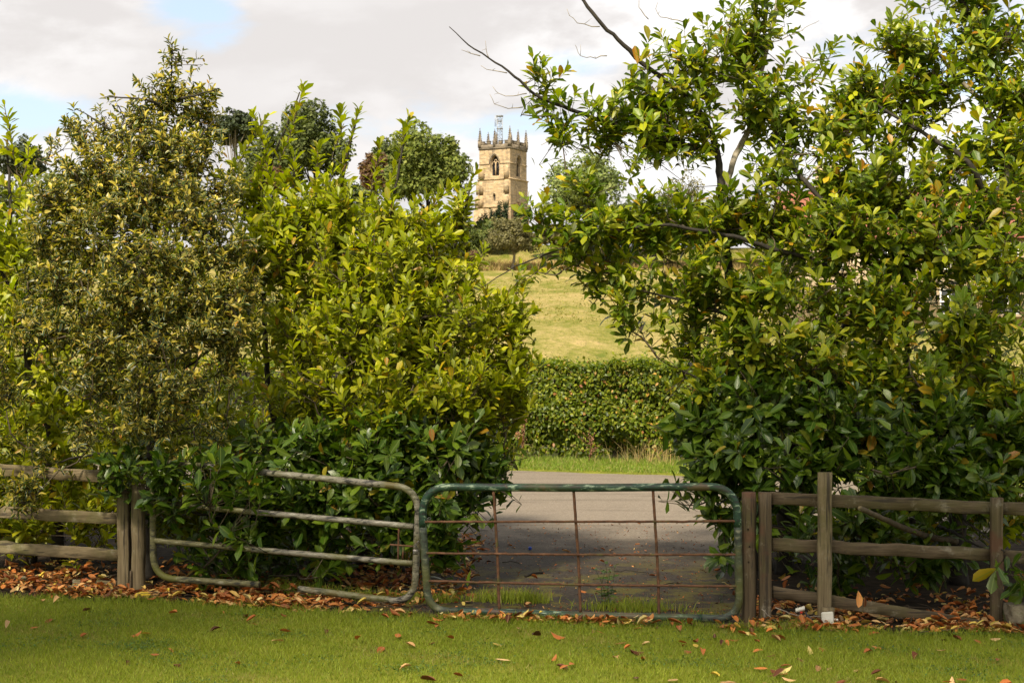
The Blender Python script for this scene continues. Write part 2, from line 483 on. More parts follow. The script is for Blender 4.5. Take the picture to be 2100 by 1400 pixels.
M['blue_plastic'] = simple_mat('blue_plastic', [(0.3, (0.02, 0.07, 0.45)), (0.7, (0.03, 0.10, 0.55))], rough=0.35)
M['stone_block'] = simple_mat('mossy_stone', [(0.3, (0.09, 0.075, 0.05)), (0.55, (0.20, 0.17, 0.11)), (0.75, (0.30, 0.26, 0.18))], scale=(14, 14, 14), stain=[((0.09, 0.10, 0.03), 5.0, 0.5, 0.62)], bump=0.6, bdist=0.02)
M['soil'] = simple_mat('dark_soil', [(0.3, (0.012, 0.009, 0.006)), (0.7, (0.045, 0.032, 0.020))], scale=(9, 9, 9), rough=0.95, bump=0.8, bdist=0.03, coord='World', spec=0.1)
M['lawn'] = simple_mat('lawn_turf', [(0.3, (0.115, 0.135, 0.012)), (0.7, (0.195, 0.195, 0.024))], scale=(3, 3, 3), rough=0.9, bump=0.6, bdist=0.02, coord='World', spec=0.1, stain=[((0.13, 0.12, 0.03), 2.2, 0.56, 0.72)])


# ------------------------------------------------------------------ ground and roads
def ground_z(x, y):
    y = np.asarray(y, float)
    return np.interp(y, [-200, 30, 60, 120, 232, 250, 262, 400, 900, 4000], [0, 0, 2.0, 6.1, 13.75, 18.6, 19.6, 22.0, 26.0, 34.0])


def field_mat():
    m, nt, out = new_mat('dry_pasture')
    pos = node(nt, 'ShaderNodeNewGeometry').outputs['Position']
    mpn = node(nt, 'ShaderNodeMapping', {0: pos, 'Scale': (0.055, 0.055, 0.055), 'Rotation': (0, 0, 0.15)})
    big = node(nt, 'ShaderNodeTexNoise', {'Vector': mpn.outputs[0], 'Scale': 1.0, 'Detail': 5.0, 'Roughness': 0.6})
    mps = node(nt, 'ShaderNodeMapping', {0: pos, 'Scale': (0.55, 0.11, 0.11), 'Rotation': (0, 0, 0.1)})
    mid = node(nt, 'ShaderNodeTexNoise', {'Vector': mps.outputs[0], 'Scale': 1.0, 'Detail': 7.0, 'Roughness': 0.7})
    mpf = node(nt, 'ShaderNodeMapping', {0: pos, 'Scale': (2.6, 0.7, 0.7)})
    fine = node(nt, 'ShaderNodeTexNoise', {'Vector': mpf.outputs[0], 'Scale': 1.0, 'Detail': 4.0, 'Roughness': 0.75})
    f = math_n(nt, 'ADD', math_n(nt, 'MULTIPLY', big.outputs['Fac'], 0.35), math_n(nt, 'ADD', math_n(nt, 'MULTIPLY', mid.outputs['Fac'], 0.38), math_n(nt, 'MULTIPLY', fine.outputs['Fac'], 0.32)))
    col = ramp(nt, f, [(0.42, (0.095, 0.120, 0.013)), (0.49, (0.165, 0.160, 0.030)), (0.55, (0.25, 0.21, 0.066)), (0.63, (0.345, 0.26, 0.108))])
    bm = node(nt, 'ShaderNodeBump', {'Strength': 0.9, 'Distance': 0.35, 'Height': math_n(nt, 'ADD', fine.outputs['Fac'], mid.outputs['Fac'])})
    p = node(nt, 'ShaderNodeBsdfPrincipled', {'Base Color': col, 'Roughness': 0.95, 'Specular IOR Level': 0.08, 'Normal': bm.outputs[0]})
    nt.links.new(p.outputs[0], out.inputs[0])
    return m


M['field'] = field_mat()
xs = np.concatenate([-np.geomspace(2600, 14, 26), np.linspace(-12, 12, 13), np.geomspace(14, 2600, 26)])
ys = np.concatenate([[-400, -150, -60, -20, 0, 8, 16, 24, 30], np.linspace(34, 60, 8), np.linspace(65, 270, 50), np.geomspace(290, 4000, 18)])
X, Y = np.meshgrid(xs, ys)
Z = ground_z(X, Y) + np.where(Y > 45, 0.35 * np.sin(X * 0.05 + Y * 0.033) + 0.18 * np.sin(X * 0.13 - Y * 0.09), 0) * np.clip((Y - 45) / 60, 0, 1)
V = np.stack([X, Y, Z], -1).reshape(-1, 3)
nx, ny = len(xs), len(ys)
ii = (np.arange(ny - 1)[:, None] * nx + np.arange(nx - 1)[None]).ravel()
T = np.concatenate([np.stack([ii, ii + 1, ii + nx], 1), np.stack([ii + 1, ii + nx + 1, ii + nx], 1)])
link('ground', mesh_np('ground', V, T, smooth=True, mat=M['field']), kind='structure')

FX = [-9.0, -5.2, -3.7, -0.85, 2.0, 4.2, 9.0]
FY = [14.9, 14.1, 13.8, 12.85, 12.3, 12.12, 11.75]


def fence_y(x):
    return np.interp(x, FX, FY)


def lawn_edge(x):
    x = np.asarray(x, float)
    off = np.interp(x, [-6, -4.5, -2.5, -1.2, -0.6, 0.5, 1.6, 2.4, 4.0, 6.0], [0.60, 0.55, 0.42, 0.36, 0.34, 0.30, 0.32, 0.40, 0.46, 0.5])
    return fence_y(x) - off + 0.05 * np.sin(x * 5.3) + 0.03 * np.sin(x * 13.1 + 1)


def strip(name, x, y0, y1, z, mat, rows=6, bump=0.0, drop=False):
    """sheet between two boundary curves over x"""
    x = np.asarray(x, float)
    t = np.linspace(0, 1, rows)[:, None]
    Yg = y0[None] * (1 - t) + y1[None] * t
    Xg = np.repeat(x[None], rows, 0)
    Zg = np.full_like(Xg, z)
    if bump:
        Zg = Zg + bump * np.sin(Xg * 1.7 + 0.5) * np.sin(Yg * 1.3) + rng.normal(0, bump * 0.3, Zg.shape)
    if drop:
        Zg[0] = 0.0
        Yg[0] -= 0.12
    V = np.stack([Xg, Yg, Zg], -1).reshape(-1, 3)
    n = len(x)
    ii = (np.arange(rows - 1)[:, None] * n + np.arange(n - 1)[None]).ravel()
    T = np.concatenate([np.stack([ii, ii + 1, ii + n], 1), np.stack([ii + 1, ii + n + 1, ii + n], 1)])
    return link(name, mesh_np(name, V, T, smooth=True, mat=mat), kind='structure')


def far_edge(x):                    # road edge below the hedge
    return 26.75 - 0.345 * np.asarray(x, float)


xx = np.linspace(-22, 26, 120)
strip('planting_bed', xx, fence_y(xx) - 0.9, far_edge(xx) - 6.3, 0.006, M['soil'], 24)
xl = np.linspace(-14, 14, 160)
strip('lawn', xl, np.full_like(xl, -20.0), lawn_edge(xl), 0.016, M['lawn'], 40)


def road_mat():
    m, nt, out = new_mat('worn_asphalt')
    pos = node(nt, 'ShaderNodeNewGeometry').outputs['Position']
    sp = node(nt, 'ShaderNodeSeparateXYZ', {0: pos})
    fine = node(nt, 'ShaderNodeTexNoise', {'Vector': pos, 'Scale': 34.0, 'Detail': 4.0, 'Roughness': 0.85})
    mid = node(nt, 'ShaderNodeTexNoise', {'Vector': pos, 'Scale': 1.5, 'Detail': 7.0, 'Roughness': 0.65})
    mps = node(nt, 'ShaderNodeMapping', {0: pos, 'Scale': (0.35, 2.4, 1), 'Rotation': (0, 0, 0.33)})
    trk = node(nt, 'ShaderNodeTexNoise', {'Vector': mps.outputs[0], 'Scale': 1.0, 'Detail': 5.0, 'Roughness': 0.6})
    base = ramp(nt, fine.outputs['Fac'], [(0.3, (0.092, 0.075, 0.055)), (0.55, (0.170, 0.140, 0.104)), (0.75, (0.27, 0.225, 0.17))])
    col = mixc(nt, smooth01(nt, trk.outputs['Fac'], 0.5, 0.72), base, mixc(nt, 1.0, base, (0.62, 0.60, 0.58), 'MULTIPLY'))
    # the disused mouth of the drive: rotted leaf dirt with shade painted in, then moss, towards the gate
    wob = math_n(nt, 'ADD', sp.outputs[1], math_n(nt, 'MULTIPLY', math_n(nt, 'SUBTRACT', mid.outputs['Fac'], 0.5), 6.0))
    wob = math_n(nt, 'ADD', wob, math_n(nt, 'MULTIPLY', sp.outputs[0], 0.45))
    dirt_shade = smooth01(nt, wob, 19.8, 16.0)
    dcol = ramp(nt, fine.outputs['Fac'], [(0.36, (0.007, 0.005, 0.003)), (0.52, (0.024, 0.016, 0.009)), (0.70, (0.085, 0.060, 0.034))])
    col = mixc(nt, math_n(nt, 'MULTIPLY', dirt_shade, 0.92), col, dcol)
    mo = node(nt, 'ShaderNodeTexNoise', {'Vector': pos, 'Scale': 2.3, 'Detail': 8.0, 'Roughness': 0.72})
    mf = math_n(nt, 'MULTIPLY', smooth01(nt, mo.outputs['Fac'], 0.46, 0.58), smooth01(nt, sp.outputs[1], 17.0, 13.5))
    col = mixc(nt, math_n(nt, 'MULTIPLY', mf, 0.85), col, (0.105, 0.088, 0.010))
    bm = node(nt, 'ShaderNodeBump', {'Strength': 0.6, 'Distance': 0.012, 'Height': fine.outputs['Fac']})
    p = node(nt, 'ShaderNodeBsdfPrincipled', {'Base Color': col, 'Roughness': 0.85, 'Specular IOR Level': 0.3, 'Normal': bm.outputs[0]})
    nt.links.new(p.outputs[0], out.inputs[0])
    return m


M['road'] = road_mat()
strip('road', xx, far_edge(xx) - 6.6, far_edge(xx) + 0.05 * np.sin(xx * 3) + 0.04 * np.sin(xx * 7.7), 0.012, M['road'], 6)
# drive mouth: from the gate, flaring into the road
ty = np.linspace(0, 1, 20)
xl0 = -1.25 - 1.6 * ty ** 3
xr0 = 2.25 + 2.2 * ty ** 3
yb0, yb1 = 12.35, 20.4
dv, dt = [], []
for i, t in enumerate(ty):
    for j in range(9):
        s = j / 8
        x = xl0[i] * (1 - s) + xr0[i] * s
        y = (fence_y(x) - 0.30) * (1 - t) + (far_edge(x) - 6.0) * t
        dv.append((x, y, 0.022 - 0.006 * t))
for i in range(19):
    for j in range(8):
        a = i * 9 + j
        dt += [[a, a + 1, a + 9], [a + 1, a + 10, a + 9]]
link('driveway', mesh_np('driveway', dv, dt, smooth=True, mat=M['road']), kind='structure')
xv = np.linspace(-20, 24, 120)
vy0, vy1 = far_edge(xv) + 0.02 * np.sin(xv * 5), far_edge(xv) + 4.2
strip('verge', xv, vy0, vy1, 0.045, M['lawn'], 8, 0.012, drop=True)


# ------------------------------------------------------------------ leaf engine
def leaf_template(width=0.4, fold=0.25, curl=0.25, twist=0.0, st=((0, 0.04), (0.2, 0.62), (0.5, 1.0), (0.8, 0.78), (1.0, 0.0))):
    V, UV, T = [], [], []
    rows = []
    for v, w in st:
        hw = w * width / 2
        zc = -curl * v * v
        tw = twist * v
        if w < 0.05:
            rows.append([len(V)])
            V.append((0, v, zc))
            UV.append((0, v))
        else:
            rows.append([len(V), len(V) + 1, len(V) + 2])
            V += [(-hw, v, zc + fold * hw + tw * hw), (0, v, zc), (hw, v, zc + fold * hw - tw * hw)]
            UV += [(-w, v), (0, v), (w, v)]
    for a, b in zip(rows[:-1], rows[1:]):
        if len(a) == 1:
            T += [[a[0], b[1], b[0]], [a[0], b[2], b[1]]]
        elif len(b) == 1:
            T += [[a[0], a[1], b[0]], [a[1], a[2], b[0]]]
        else:
            for k in range(2):
                T += [[a[k], a[k + 1], b[k]], [a[k + 1], b[k + 1], b[k]]]
    return np.array(V, float), np.array(T, int), np.array(UV, float)


LAUREL_ST = ((0, 0.03), (0.22, 0.50), (0.58, 1.0), (0.85, 0.78), (1.0, 0.0))
LAUREL_T = [leaf_template(0.40, 0.22, 0.10, 0.0, LAUREL_ST), leaf_template(0.43, 0.36, 0.22, 0.1, LAUREL_ST), leaf_template(0.37, 0.12, 0.30, -0.15, LAUREL_ST), leaf_template(0.42, 0.50, 0.04, 0.2, LAUREL_ST)]
LITE_ST = ((0, 0.03), (0.34, 0.70), (0.74, 0.98), (1.0, 0.0))
LAUREL_LITE = [leaf_template(0.40, 0.22, 0.10, 0.0, LITE_ST), leaf_template(0.43, 0.36, 0.22, 0.1, LITE_ST), leaf_template(0.37, 0.12, 0.30, -0.15, LITE_ST), leaf_template(0.42, 0.50, 0.04, 0.2, LITE_ST)]
VLITE_ST = ((0, 0.04), (0.30, 0.90), (0.68, 0.86), (1.0, 0.0))
VARIE_LITE = [leaf_template(0.40, 0.55, 0.10, 0, VLITE_ST), leaf_template(0.36, 0.85, 0.25, 0.1, VLITE_ST), leaf_template(0.42, 0.40, 0.38, -0.1, VLITE_ST)]
VARIE_ST = ((0, 0.04), (0.22, 0.7), (0.5, 1.0), (0.78, 0.7), (1.0, 0.0))
VARIE_T = [leaf_template(0.40, 0.55, 0.10, 0, VARIE_ST), leaf_template(0.36, 0.85, 0.25, 0.1, VARIE_ST), leaf_template(0.42, 0.40, 0.38, -0.1, VARIE_ST)]
DEAD_T = [leaf_template(0.42, 0.9, -0.22, 0.2), leaf_template(0.40, 0.35, 0.25, -0.3), leaf_template(0.36, 1.5, -0.12, 0.4), leaf_template(0.44, 0.15, -0.10, 0.1), leaf_template(0.38, 1.2, 0.30, -0.3)]


def basis(D, N):
    D = unit(D)
    N = unit(N - D * np.sum(N * D, -1, keepdims=True))
    return np.cross(D, N), D, N


def leaves_mesh(name, pos, D, N, L, templates, rnd, mat, var, off=(0, 0, 0)):
    Xb, Db, Nb = basis(D, N)
    Vs, Ts, Ls, base = [], [], [], 0
    for k, (tv, tt, tu) in enumerate(templates):
        idx = np.where(var == k)[0]
        if len(idx) == 0:
            continue
        v = pos[idx][:, None, :] - np.array(off) + L[idx][:, None, None] * (tv[None, :, :1] * Xb[idx][:, None] + tv[None, :, 1:2] * Db[idx][:, None] + tv[None, :, 2:] * Nb[idx][:, None])
        nv = len(tv)
        t = tt[None] + (np.arange(len(idx)) * nv)[:, None, None] + base
        lf = np.concatenate([np.repeat(tu[None], len(idx), 0), np.repeat(rnd[idx][:, None, None], nv, 1)], 2)
        Vs.append(v.reshape(-1, 3))
        Ts.append(t.reshape(-1, 3))
        Ls.append(lf.reshape(-1, 3))
        base += nv * len(idx)
    return mesh_np(name, np.vstack(Vs), np.vstack(Ts), np.vstack(Ls), True, mat)


def template_meshes(name, templates, mat):
    out = []
    for tv, tt, tu in templates:
        out.append(mesh_np(name, tv, tt, np.concatenate([tu, np.zeros((len(tu), 1))], 1), True, mat))
    return out


def visible_pick(pos, L, n, cell=14.0, extra=None):
    """indices of the n leaves that show largest from the road side (front-most in their patch)"""
    px = 1050 + pos[:, 0] / pos[:, 1] * FPX
    py = 700 - (pos[:, 2] - CAMH) / pos[:, 1] * FPX
    ok = (px > 5) & (px < 2095) & (py > 5) & (py < 1395)
    key = (np.floor(px / cell) * 4000 + np.floor(py / cell)).astype(int)
    order = np.lexsort((pos[:, 1], key))
    order = order[ok[order]]
    _, first = np.unique(key[order], return_index=True)
    front = order[first]
    size = L[front] / pos[front, 1] * (extra[front] if extra is not None else 1)
    return front[np.argsort(-size)[:n]]


def place_leaf(name, me, pos, D, N, L, parent, off):
    Xb, Db, Nb = basis(D[None], N[None])
    m = Matrix(((Xb[0][0] * L, Db[0][0] * L, Nb[0][0] * L, pos[0] - off[0]), (Xb[0][1] * L, Db[0][1] * L, Nb[0][1] * L, pos[1] - off[1]),
                (Xb[0][2] * L, Db[0][2] * L, Nb[0][2] * L, pos[2] - off[2]), (0, 0, 0, 1)))
    o = bpy.data.objects.new(name, me)
    COL.objects.link(o)
    if parent is not None:
        o.parent = parent
    o.matrix_basis = m
    return o


def sample_blobs(blobs, n, back=0.35, shell=0.22, up=0.5, run=4, gap=0.13):
    """shoot tips spread through the crown's lobes: (px, py, Y, rx, ry (photo px), depth m, density);
    shoots come in sprays, several along one leading stem, so that the crown has strands and gaps"""
    C = np.array([tuple(P(b[0], b[1], b[2])) for b in blobs])
    Rr = np.array([(b[3] / FPX * b[2], b[5], b[4] / FPX * b[2]) for b in blobs])
    w = np.array([b[3] * b[4] * (b[6] if len(b) > 6 else 1.0) for b in blobs], float)
    m = n // run
    k = rng.choice(len(blobs), m, p=w / w.sum())
    d = unit(rng.normal(size=(m, 3)))
    flip = (d[:, 1] > 0.15) & (rng.random(m) > back)
    d[flip, 1] *= -1
    r = np.clip(1.0 - np.abs(rng.normal(0, shell, m)) * 1.3 + rng.normal(0, 0.08, m), 0.2, 1.25)
    pos = C[k] + d * r[:, None] * Rr[k]
    axis = unit(d * 0.75 + np.array([0, 0, up]) + rng.normal(0, 0.22, (m, 3)))
    P_, A_ = [pos], [axis]
    for j in range(1, run):
        side = unit(np.cross(axis, rng.normal(size=(m, 3))))
        ax = unit(axis * 0.75 + side * rng.uniform(0.3, 0.9, (m, 1)) + np.array([0, 0, 0.15]))
        p = pos - axis * (gap * j * rng.uniform(0.8, 1.3, (m, 1))) + side * rng.uniform(0.04, 0.15, (m, 1))
        P_.append(p)
        A_.append(ax)
    return np.vstack(P_), np.vstack(A_)


def shoot_leaves(pos, axis, nl, Ls, leaf, spread=(82, 38), droop=0.18, upmix=0.7, jit=0.22, tipw=0.75):
    """leaves set spirally along every shoot; pos is the shoot tip"""
    n = len(pos)
    k = np.arange(nl)
    t = ((k / (nl - 1)) ** tipw)[None, :] + rng.normal(0, 0.04, (n, nl))
    Lr = Ls * rng.uniform(0.7, 1.25, n)
    p = pos[:, None] - axis[:, None] * (Lr[:, None] * (1 - t))[..., None]
    h = np.where(np.abs(axis[:, 2:3]) < 0.9, np.array([[0, 0, 1.0]]), np.array([[1.0, 0, 0]]))
    e1 = unit(np.cross(axis, h))
    e2 = np.cross(axis, e1)
    az = k[None] * 2.4 + rng.random((n, 1)) * 6.28 + rng.normal(0, 0.25, (n, nl))
    out = np.cos(az)[..., None] * e1[:, None] + np.sin(az)[..., None] * e2[:, None]
    ph = np.radians(spread[0] + (spread[1] - spread[0]) * np.clip(t, 0, 1) + rng.normal(0, 8, (n, nl)))
    c, s = np.cos(ph)[..., None], np.sin(ph)[..., None]
    D = axis[:, None] * c + out * s
    D[..., 2] -= droop * rng.random((n, nl))
    D = unit(D)
    N = (axis[:, None] * s - out * c) * (1 - upmix) + np.array([0, 0, 1.0]) * upmix + rng.normal(0, jit, (n, nl, 3))
    L = leaf * rng.uniform(0.55, 1.25, (n, nl)) * rng.uniform(0.8, 1.15, (n, 1)) * (0.8 + 0.35 * np.sin(np.clip(t, 0, 1) * 2.6))
    # some leaves have dropped
    keep = rng.random((n, nl)) > 0.08
    f = keep.ravel()
    return p.reshape(-1, 3)[f], D.reshape(-1, 3)[f], unit(N).reshape(-1, 3)[f], L.ravel()[f], t.ravel()[f]


def grow_branches(limb_paths, tips, axes, Ls, mat_geo, sub=9, r_sub=0.014, r_twig=0.0035):
    """secondary branches to a sample of tips, then a twig from every shoot back to the nearest wood"""
    nodes = np.vstack([p for p in limb_paths])
    order = rng.permutation(len(tips))[: max(6, len(tips) // sub)]
    root = nodes[0]
    order = order[np.argsort(np.linalg.norm(tips[order] - root, axis=1))]
    extra = [nodes]
    allp = nodes
    for q in order:
        end = tips[q] - axes[q] * Ls * 0.9
        d = np.linalg.norm((allp - end) * np.array([1, 1, 0.85]) + 0, axis=1)
        # prefer wood that lies lower than the tip
        d = d + np.clip(allp[:, 2] - end[2], 0, None) * 0.8
        a = allp[np.argmin(d)]
        if np.linalg.norm(a - end) < 0.12:
            continue
        mid = (a + end) / 2 + rng.normal(0, 0.04, 3) + np.array([0, 0, -0.06]) * np.linalg.norm(end - a)
        path = smooth_path([a, mid, end], 0.12)
        ln = np.linalg.norm(end - a)
        mat_geo.tube(path, np.linspace(min(0.022, r_sub * (0.6 + 0.5 * ln)), 0.005, len(path)), 5, cap=False)
        allp = np.vstack([allp, path[1:]])
    ends = tips - axes * Ls
    for i in range(0, len(tips)):
        d = ((allp - ends[i]) ** 2).sum(1)
        a = allp[np.argmin(d)]
        v = ends[i] - a
        ln = np.linalg.norm(v)
        if ln > 0.45:
            a = ends[i] - v / ln * 0.45
        mat_geo.tube([a, ends[i] + (0, 0, -0.01), tips[i]], [r_twig * 1.4, r_twig, r_twig * 0.6], 3, cap=False)


def build_shrub(name, label, cat, root, limbs, tips, axes, nl, Ls, leaf, templates, mat, mat_one, one=300, bark='bark', spread=(82, 38),
                droop=0.18, upmix=0.7, lname='leaf', limb_sides=8, sub=9, jit=0.22, r_twig=0.0035, young=False):
    rt = empty(name, root, label, cat)
    paths = []
    for j, (pts, r0, r1, bk) in enumerate(limbs):
        path = smooth_path(pts, 0.07, 0.004)
        g = Geo()
        rad = np.linspace(r0, r1, len(path)) * (1 + 0.05 * np.sin(np.arange(len(path)) * 0.9))
        rad[: 3] *= np.array([1.35, 1.2, 1.08]) if path[0][2] < 0.2 else 1.0
        g.tube(path, rad, limb_sides, wob=0.05)
        g.obj('trunk' if j == 0 else 'limb', M[bk or bark], rt, True)
        paths.append(path)
    tw = Geo()
    grow_branches(paths, tips, axes, Ls, tw, sub=sub, r_twig=r_twig)
    tw.obj('twigs', M['twig'], rt, True, kind='stuff')
    pos, D, N, L, tt = shoot_leaves(tips, axes, nl, Ls, leaf, spread, droop, upmix, jit)
    var = rng.integers(0, len(templates), len(pos))
    rnd = rng.random(len(pos))
    if young:                       # young leaves at the shoot tips carry the upper end of the colour range
        rnd = np.where((tt > 0.72) & (rnd < 0.42), 0.84 + 0.38 * rnd, rnd * 0.84)
    facing = np.abs(np.sum(N * np.array([0, -1, 0]), 1)) * 0.6 + 0.4
    sel = visible_pick(pos, L, one, extra=facing)
    keep = np.ones(len(pos), bool)
    keep[sel] = False
    k = np.where(keep)[0]
    lite = LAUREL_LITE if templates is LAUREL_T else VARIE_LITE
    me = leaves_mesh('crown', pos[k], D[k], N[k], L[k], lite, rnd[k], M[mat], var[k], root)
    link('crown', me, rt, kind='stuff')
    tms = template_meshes(lname, templates, M[mat_one])
    for i in sel:
        place_leaf(lname, tms[var[i]], pos[i], D[i], N[i], L[i], rt, root)
    return rt


# ------------------------------------------------------------------ the big cherry laurel right of the gate
def PL(pts):
    return [P(*p) for p in pts]


def G(px, Y):                       # ground point below a photo column
    return Vector(((px - 1050.0) / FPX * Y, Y, 0.0))


rb = [
    # upper left bough
    (1115, 150, 14.3, 60, 55, 0.30, 0.75), (1150, 225, 14.3, 75, 45, 0.35, 1.2), (1240, 225, 14.4, 95, 55, 0.45, 1.2), (1350, 255, 14.4, 105, 55, 0.5, 1.2),
    (1440, 225, 14.5, 95, 60, 0.55, 1.0), (1440, 110, 14.6, 120, 70, 0.6, 1.05), (1300, 120, 14.4, 80, 40, 0.4, 0.8), (1240, 45, 14.3, 50, 35, 0.3, 0.5), (1370, 175, 14.5, 90, 50, 0.5, 1.0),
    (1530, 60, 14.8, 110, 70, 0.6, 0.95), (1560, 170, 14.7, 110, 90, 0.6, 1.2), (1560, 0, 14.8, 110, 50, 0.6, 0.6), (1690, 60, 15.0, 50, 40, 0.4, 0.3),
    # upper right
    (1690, 230, 14.8, 110, 65, 0.6, 1.5), (1780, 150, 15.0, 90, 45, 0.5, 1.0), (1680, 110, 15.0, 45, 40, 0.3, 0.5), (1860, 70, 15.0, 110, 60, 0.6, 1.4), (1900, 170, 14.9, 130, 65, 0.7, 1.6),
    (2010, 60, 15.0, 110, 80, 0.7, 1.3), (2060, 170, 14.8, 90, 90, 0.7, 1.6), (1960, -20, 15.0, 120, 50, 0.6, 0.6), (1750, 190, 14.9, 80, 50, 0.5, 0.9), (1800, 250, 14.7, 130, 60, 0.7, 1.0), (1960, 280, 14.6, 140, 75, 0.7, 1.1), (2090, 300, 14.6, 80, 90, 0.7, 1.0),
    (2240, 200, 14.8, 150, 200, 0.9, 0.5), (2260, 520, 14.6, 160, 220, 1.0, 0.6), (2260, 900, 14.0, 150, 230, 0.9, 0.6),
    # middle
    (1610, 320, 14.6, 110, 60, 0.6, 1.2), (1720, 350, 14.4, 130, 75, 0.7, 1.2), (1860, 370, 14.3, 140, 80, 0.7, 1.2), (2010, 400, 14.2, 140, 85, 0.7, 1.2),
    (1105, 425, 14.1, 60, 40, 0.30, 1.0), (1215, 385, 14.1, 60, 45, 0.30, 1.1), (1190, 450, 14.1, 110, 50, 0.45, 1.2), (1320, 430, 14.2, 120, 60, 0.5, 1.3), (1450, 440, 14.3, 120, 55, 0.55, 1.3),
    (1590, 430, 14.2, 130, 70, 0.6, 1.2), (1740, 460, 14.0, 140, 80, 0.7, 1.1), (1900, 480, 13.9, 150, 90, 0.7, 1.1), (2040, 510, 13.8, 120, 100, 0.7, 1.1),
    (1140, 505, 14.2, 80, 40, 0.35, 1.0), (1240, 530, 14.2, 110, 50, 0.45, 1.1), (1370, 550, 14.1, 120, 65, 0.5, 1.2), (1500, 560, 14.0, 130, 75, 0.6, 1.2), (1640, 580, 13.9, 140, 80, 0.65, 1.1),
    (1800, 600, 13.8, 150, 90, 0.7, 0.95), (1980, 630, 13.6, 150, 100, 0.75, 1.0),
    (1300, 610, 14.1, 70, 35, 0.4, 0.8), (1420, 660, 14.0, 95, 60, 0.5, 1.1), (1540, 690, 13.8, 120, 80, 0.6, 1.1), (1700, 720, 13.6, 150, 85, 0.7, 1.0), (1890, 750, 13.5, 160, 95, 0.75, 1.0), (2050, 770, 13.4, 110, 110, 0.7, 1.0),
    (1370, 745, 14.0, 45, 40, 0.30, 0.9), (1450, 770, 13.8, 80, 65, 0.5, 1.1), (1560, 820, 13.5, 120, 80, 0.6, 1.2), (1720, 850, 13.3, 140, 75, 0.6, 1.1), (1900, 870, 13.1, 140, 75, 0.6, 1.0), (2060, 900, 13.0, 100, 80, 0.6, 1.1),
    (1440, 870, 13.7, 60, 70, 0.45, 1.2), (1520, 920, 13.3, 100, 65, 0.5, 1.3), (1650, 940, 13.0, 110, 50, 0.5, 1.2), (1820, 950, 12.9, 120, 50, 0.5, 1.1), (1980, 960, 12.7, 120, 55, 0.45, 1.2),
    (1450, 965, 13.5, 50, 45, 0.4, 1.2), (1570, 985, 12.95, 60, 30, 0.3, 1.1), (1760, 1000, 12.85, 80, 30, 0.35, 1.0), (1890, 920, 12.6, 70, 45, 0.3, 1.0),
    # low and drooping over the fence
    (1470, 1050, 13.3, 45, 40, 0.30, 0.9), (1480, 1120, 13.2, 35, 30, 0.25, 0.6), (1640, 1055, 12.75, 45, 30, 0.25, 0.8), (1790, 1070, 12.9, 90, 45, 0.35, 0.7), (1640, 1130, 13.2, 60, 40, 0.3, 0.5),
    (1970, 1075, 12.15, 45, 20, 0.10, 0.7), (2080, 1090, 11.95, 16, 45, 0.08, 1.2), (2088, 1180, 11.95, 16, 30, 0.08, 1.0), (1965, 1175, 12.2, 40, 16, 0.10, 0.6), (1890, 1075, 12.35, 30, 18, 0.10, 0.6),
    (1900, 1120, 13.3, 160, 60, 0.4, 0.5), (1720, 1150, 13.6, 120, 50, 0.4, 0.4),
    (1570, 520, 16.6, 120, 90, 0.6, 0.35), (1700, 420, 16.6, 150, 110, 0.7, 0.4), (1880, 380, 16.6, 170, 130, 0.7, 0.4), (2060, 420, 16.6, 150, 160, 0.7, 0.4), (1700, 620, 17.0, 220, 130, 0.7, 0.4), (1950, 640, 17.0, 220, 150, 0.7, 0.4), (1650, 850, 17.0, 200, 130, 0.7, 0.45), (1950, 870, 17.0, 240, 140, 0.7, 0.45), (2250, 700, 16.0, 150, 300, 1.0, 0.35),
    (1560, 700, 15.9, 180, 260, 0.5, 0.22), (1850, 700, 15.9, 220, 260, 0.5, 0.22), (1600, 1020, 15.6, 160, 110, 0.5, 0.8), (1900, 1030, 15.4, 220, 100, 0.5, 0.9), (1750, 1020, 16.6, 250, 80, 0.4, 0.8), (2050, 1020, 16.4, 200, 80, 0.4, 0.8), (2050, 780, 15.8, 200, 250, 0.5, 0.2),
]
rb_low = [b for b in rb if b[1] >= 815 and b[2] < 14.6]  # low lobes carry the leaf colour with shade painted in
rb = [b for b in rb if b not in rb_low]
rt_tips, rt_ax = sample_blobs(rb, 4800, up=0.75)
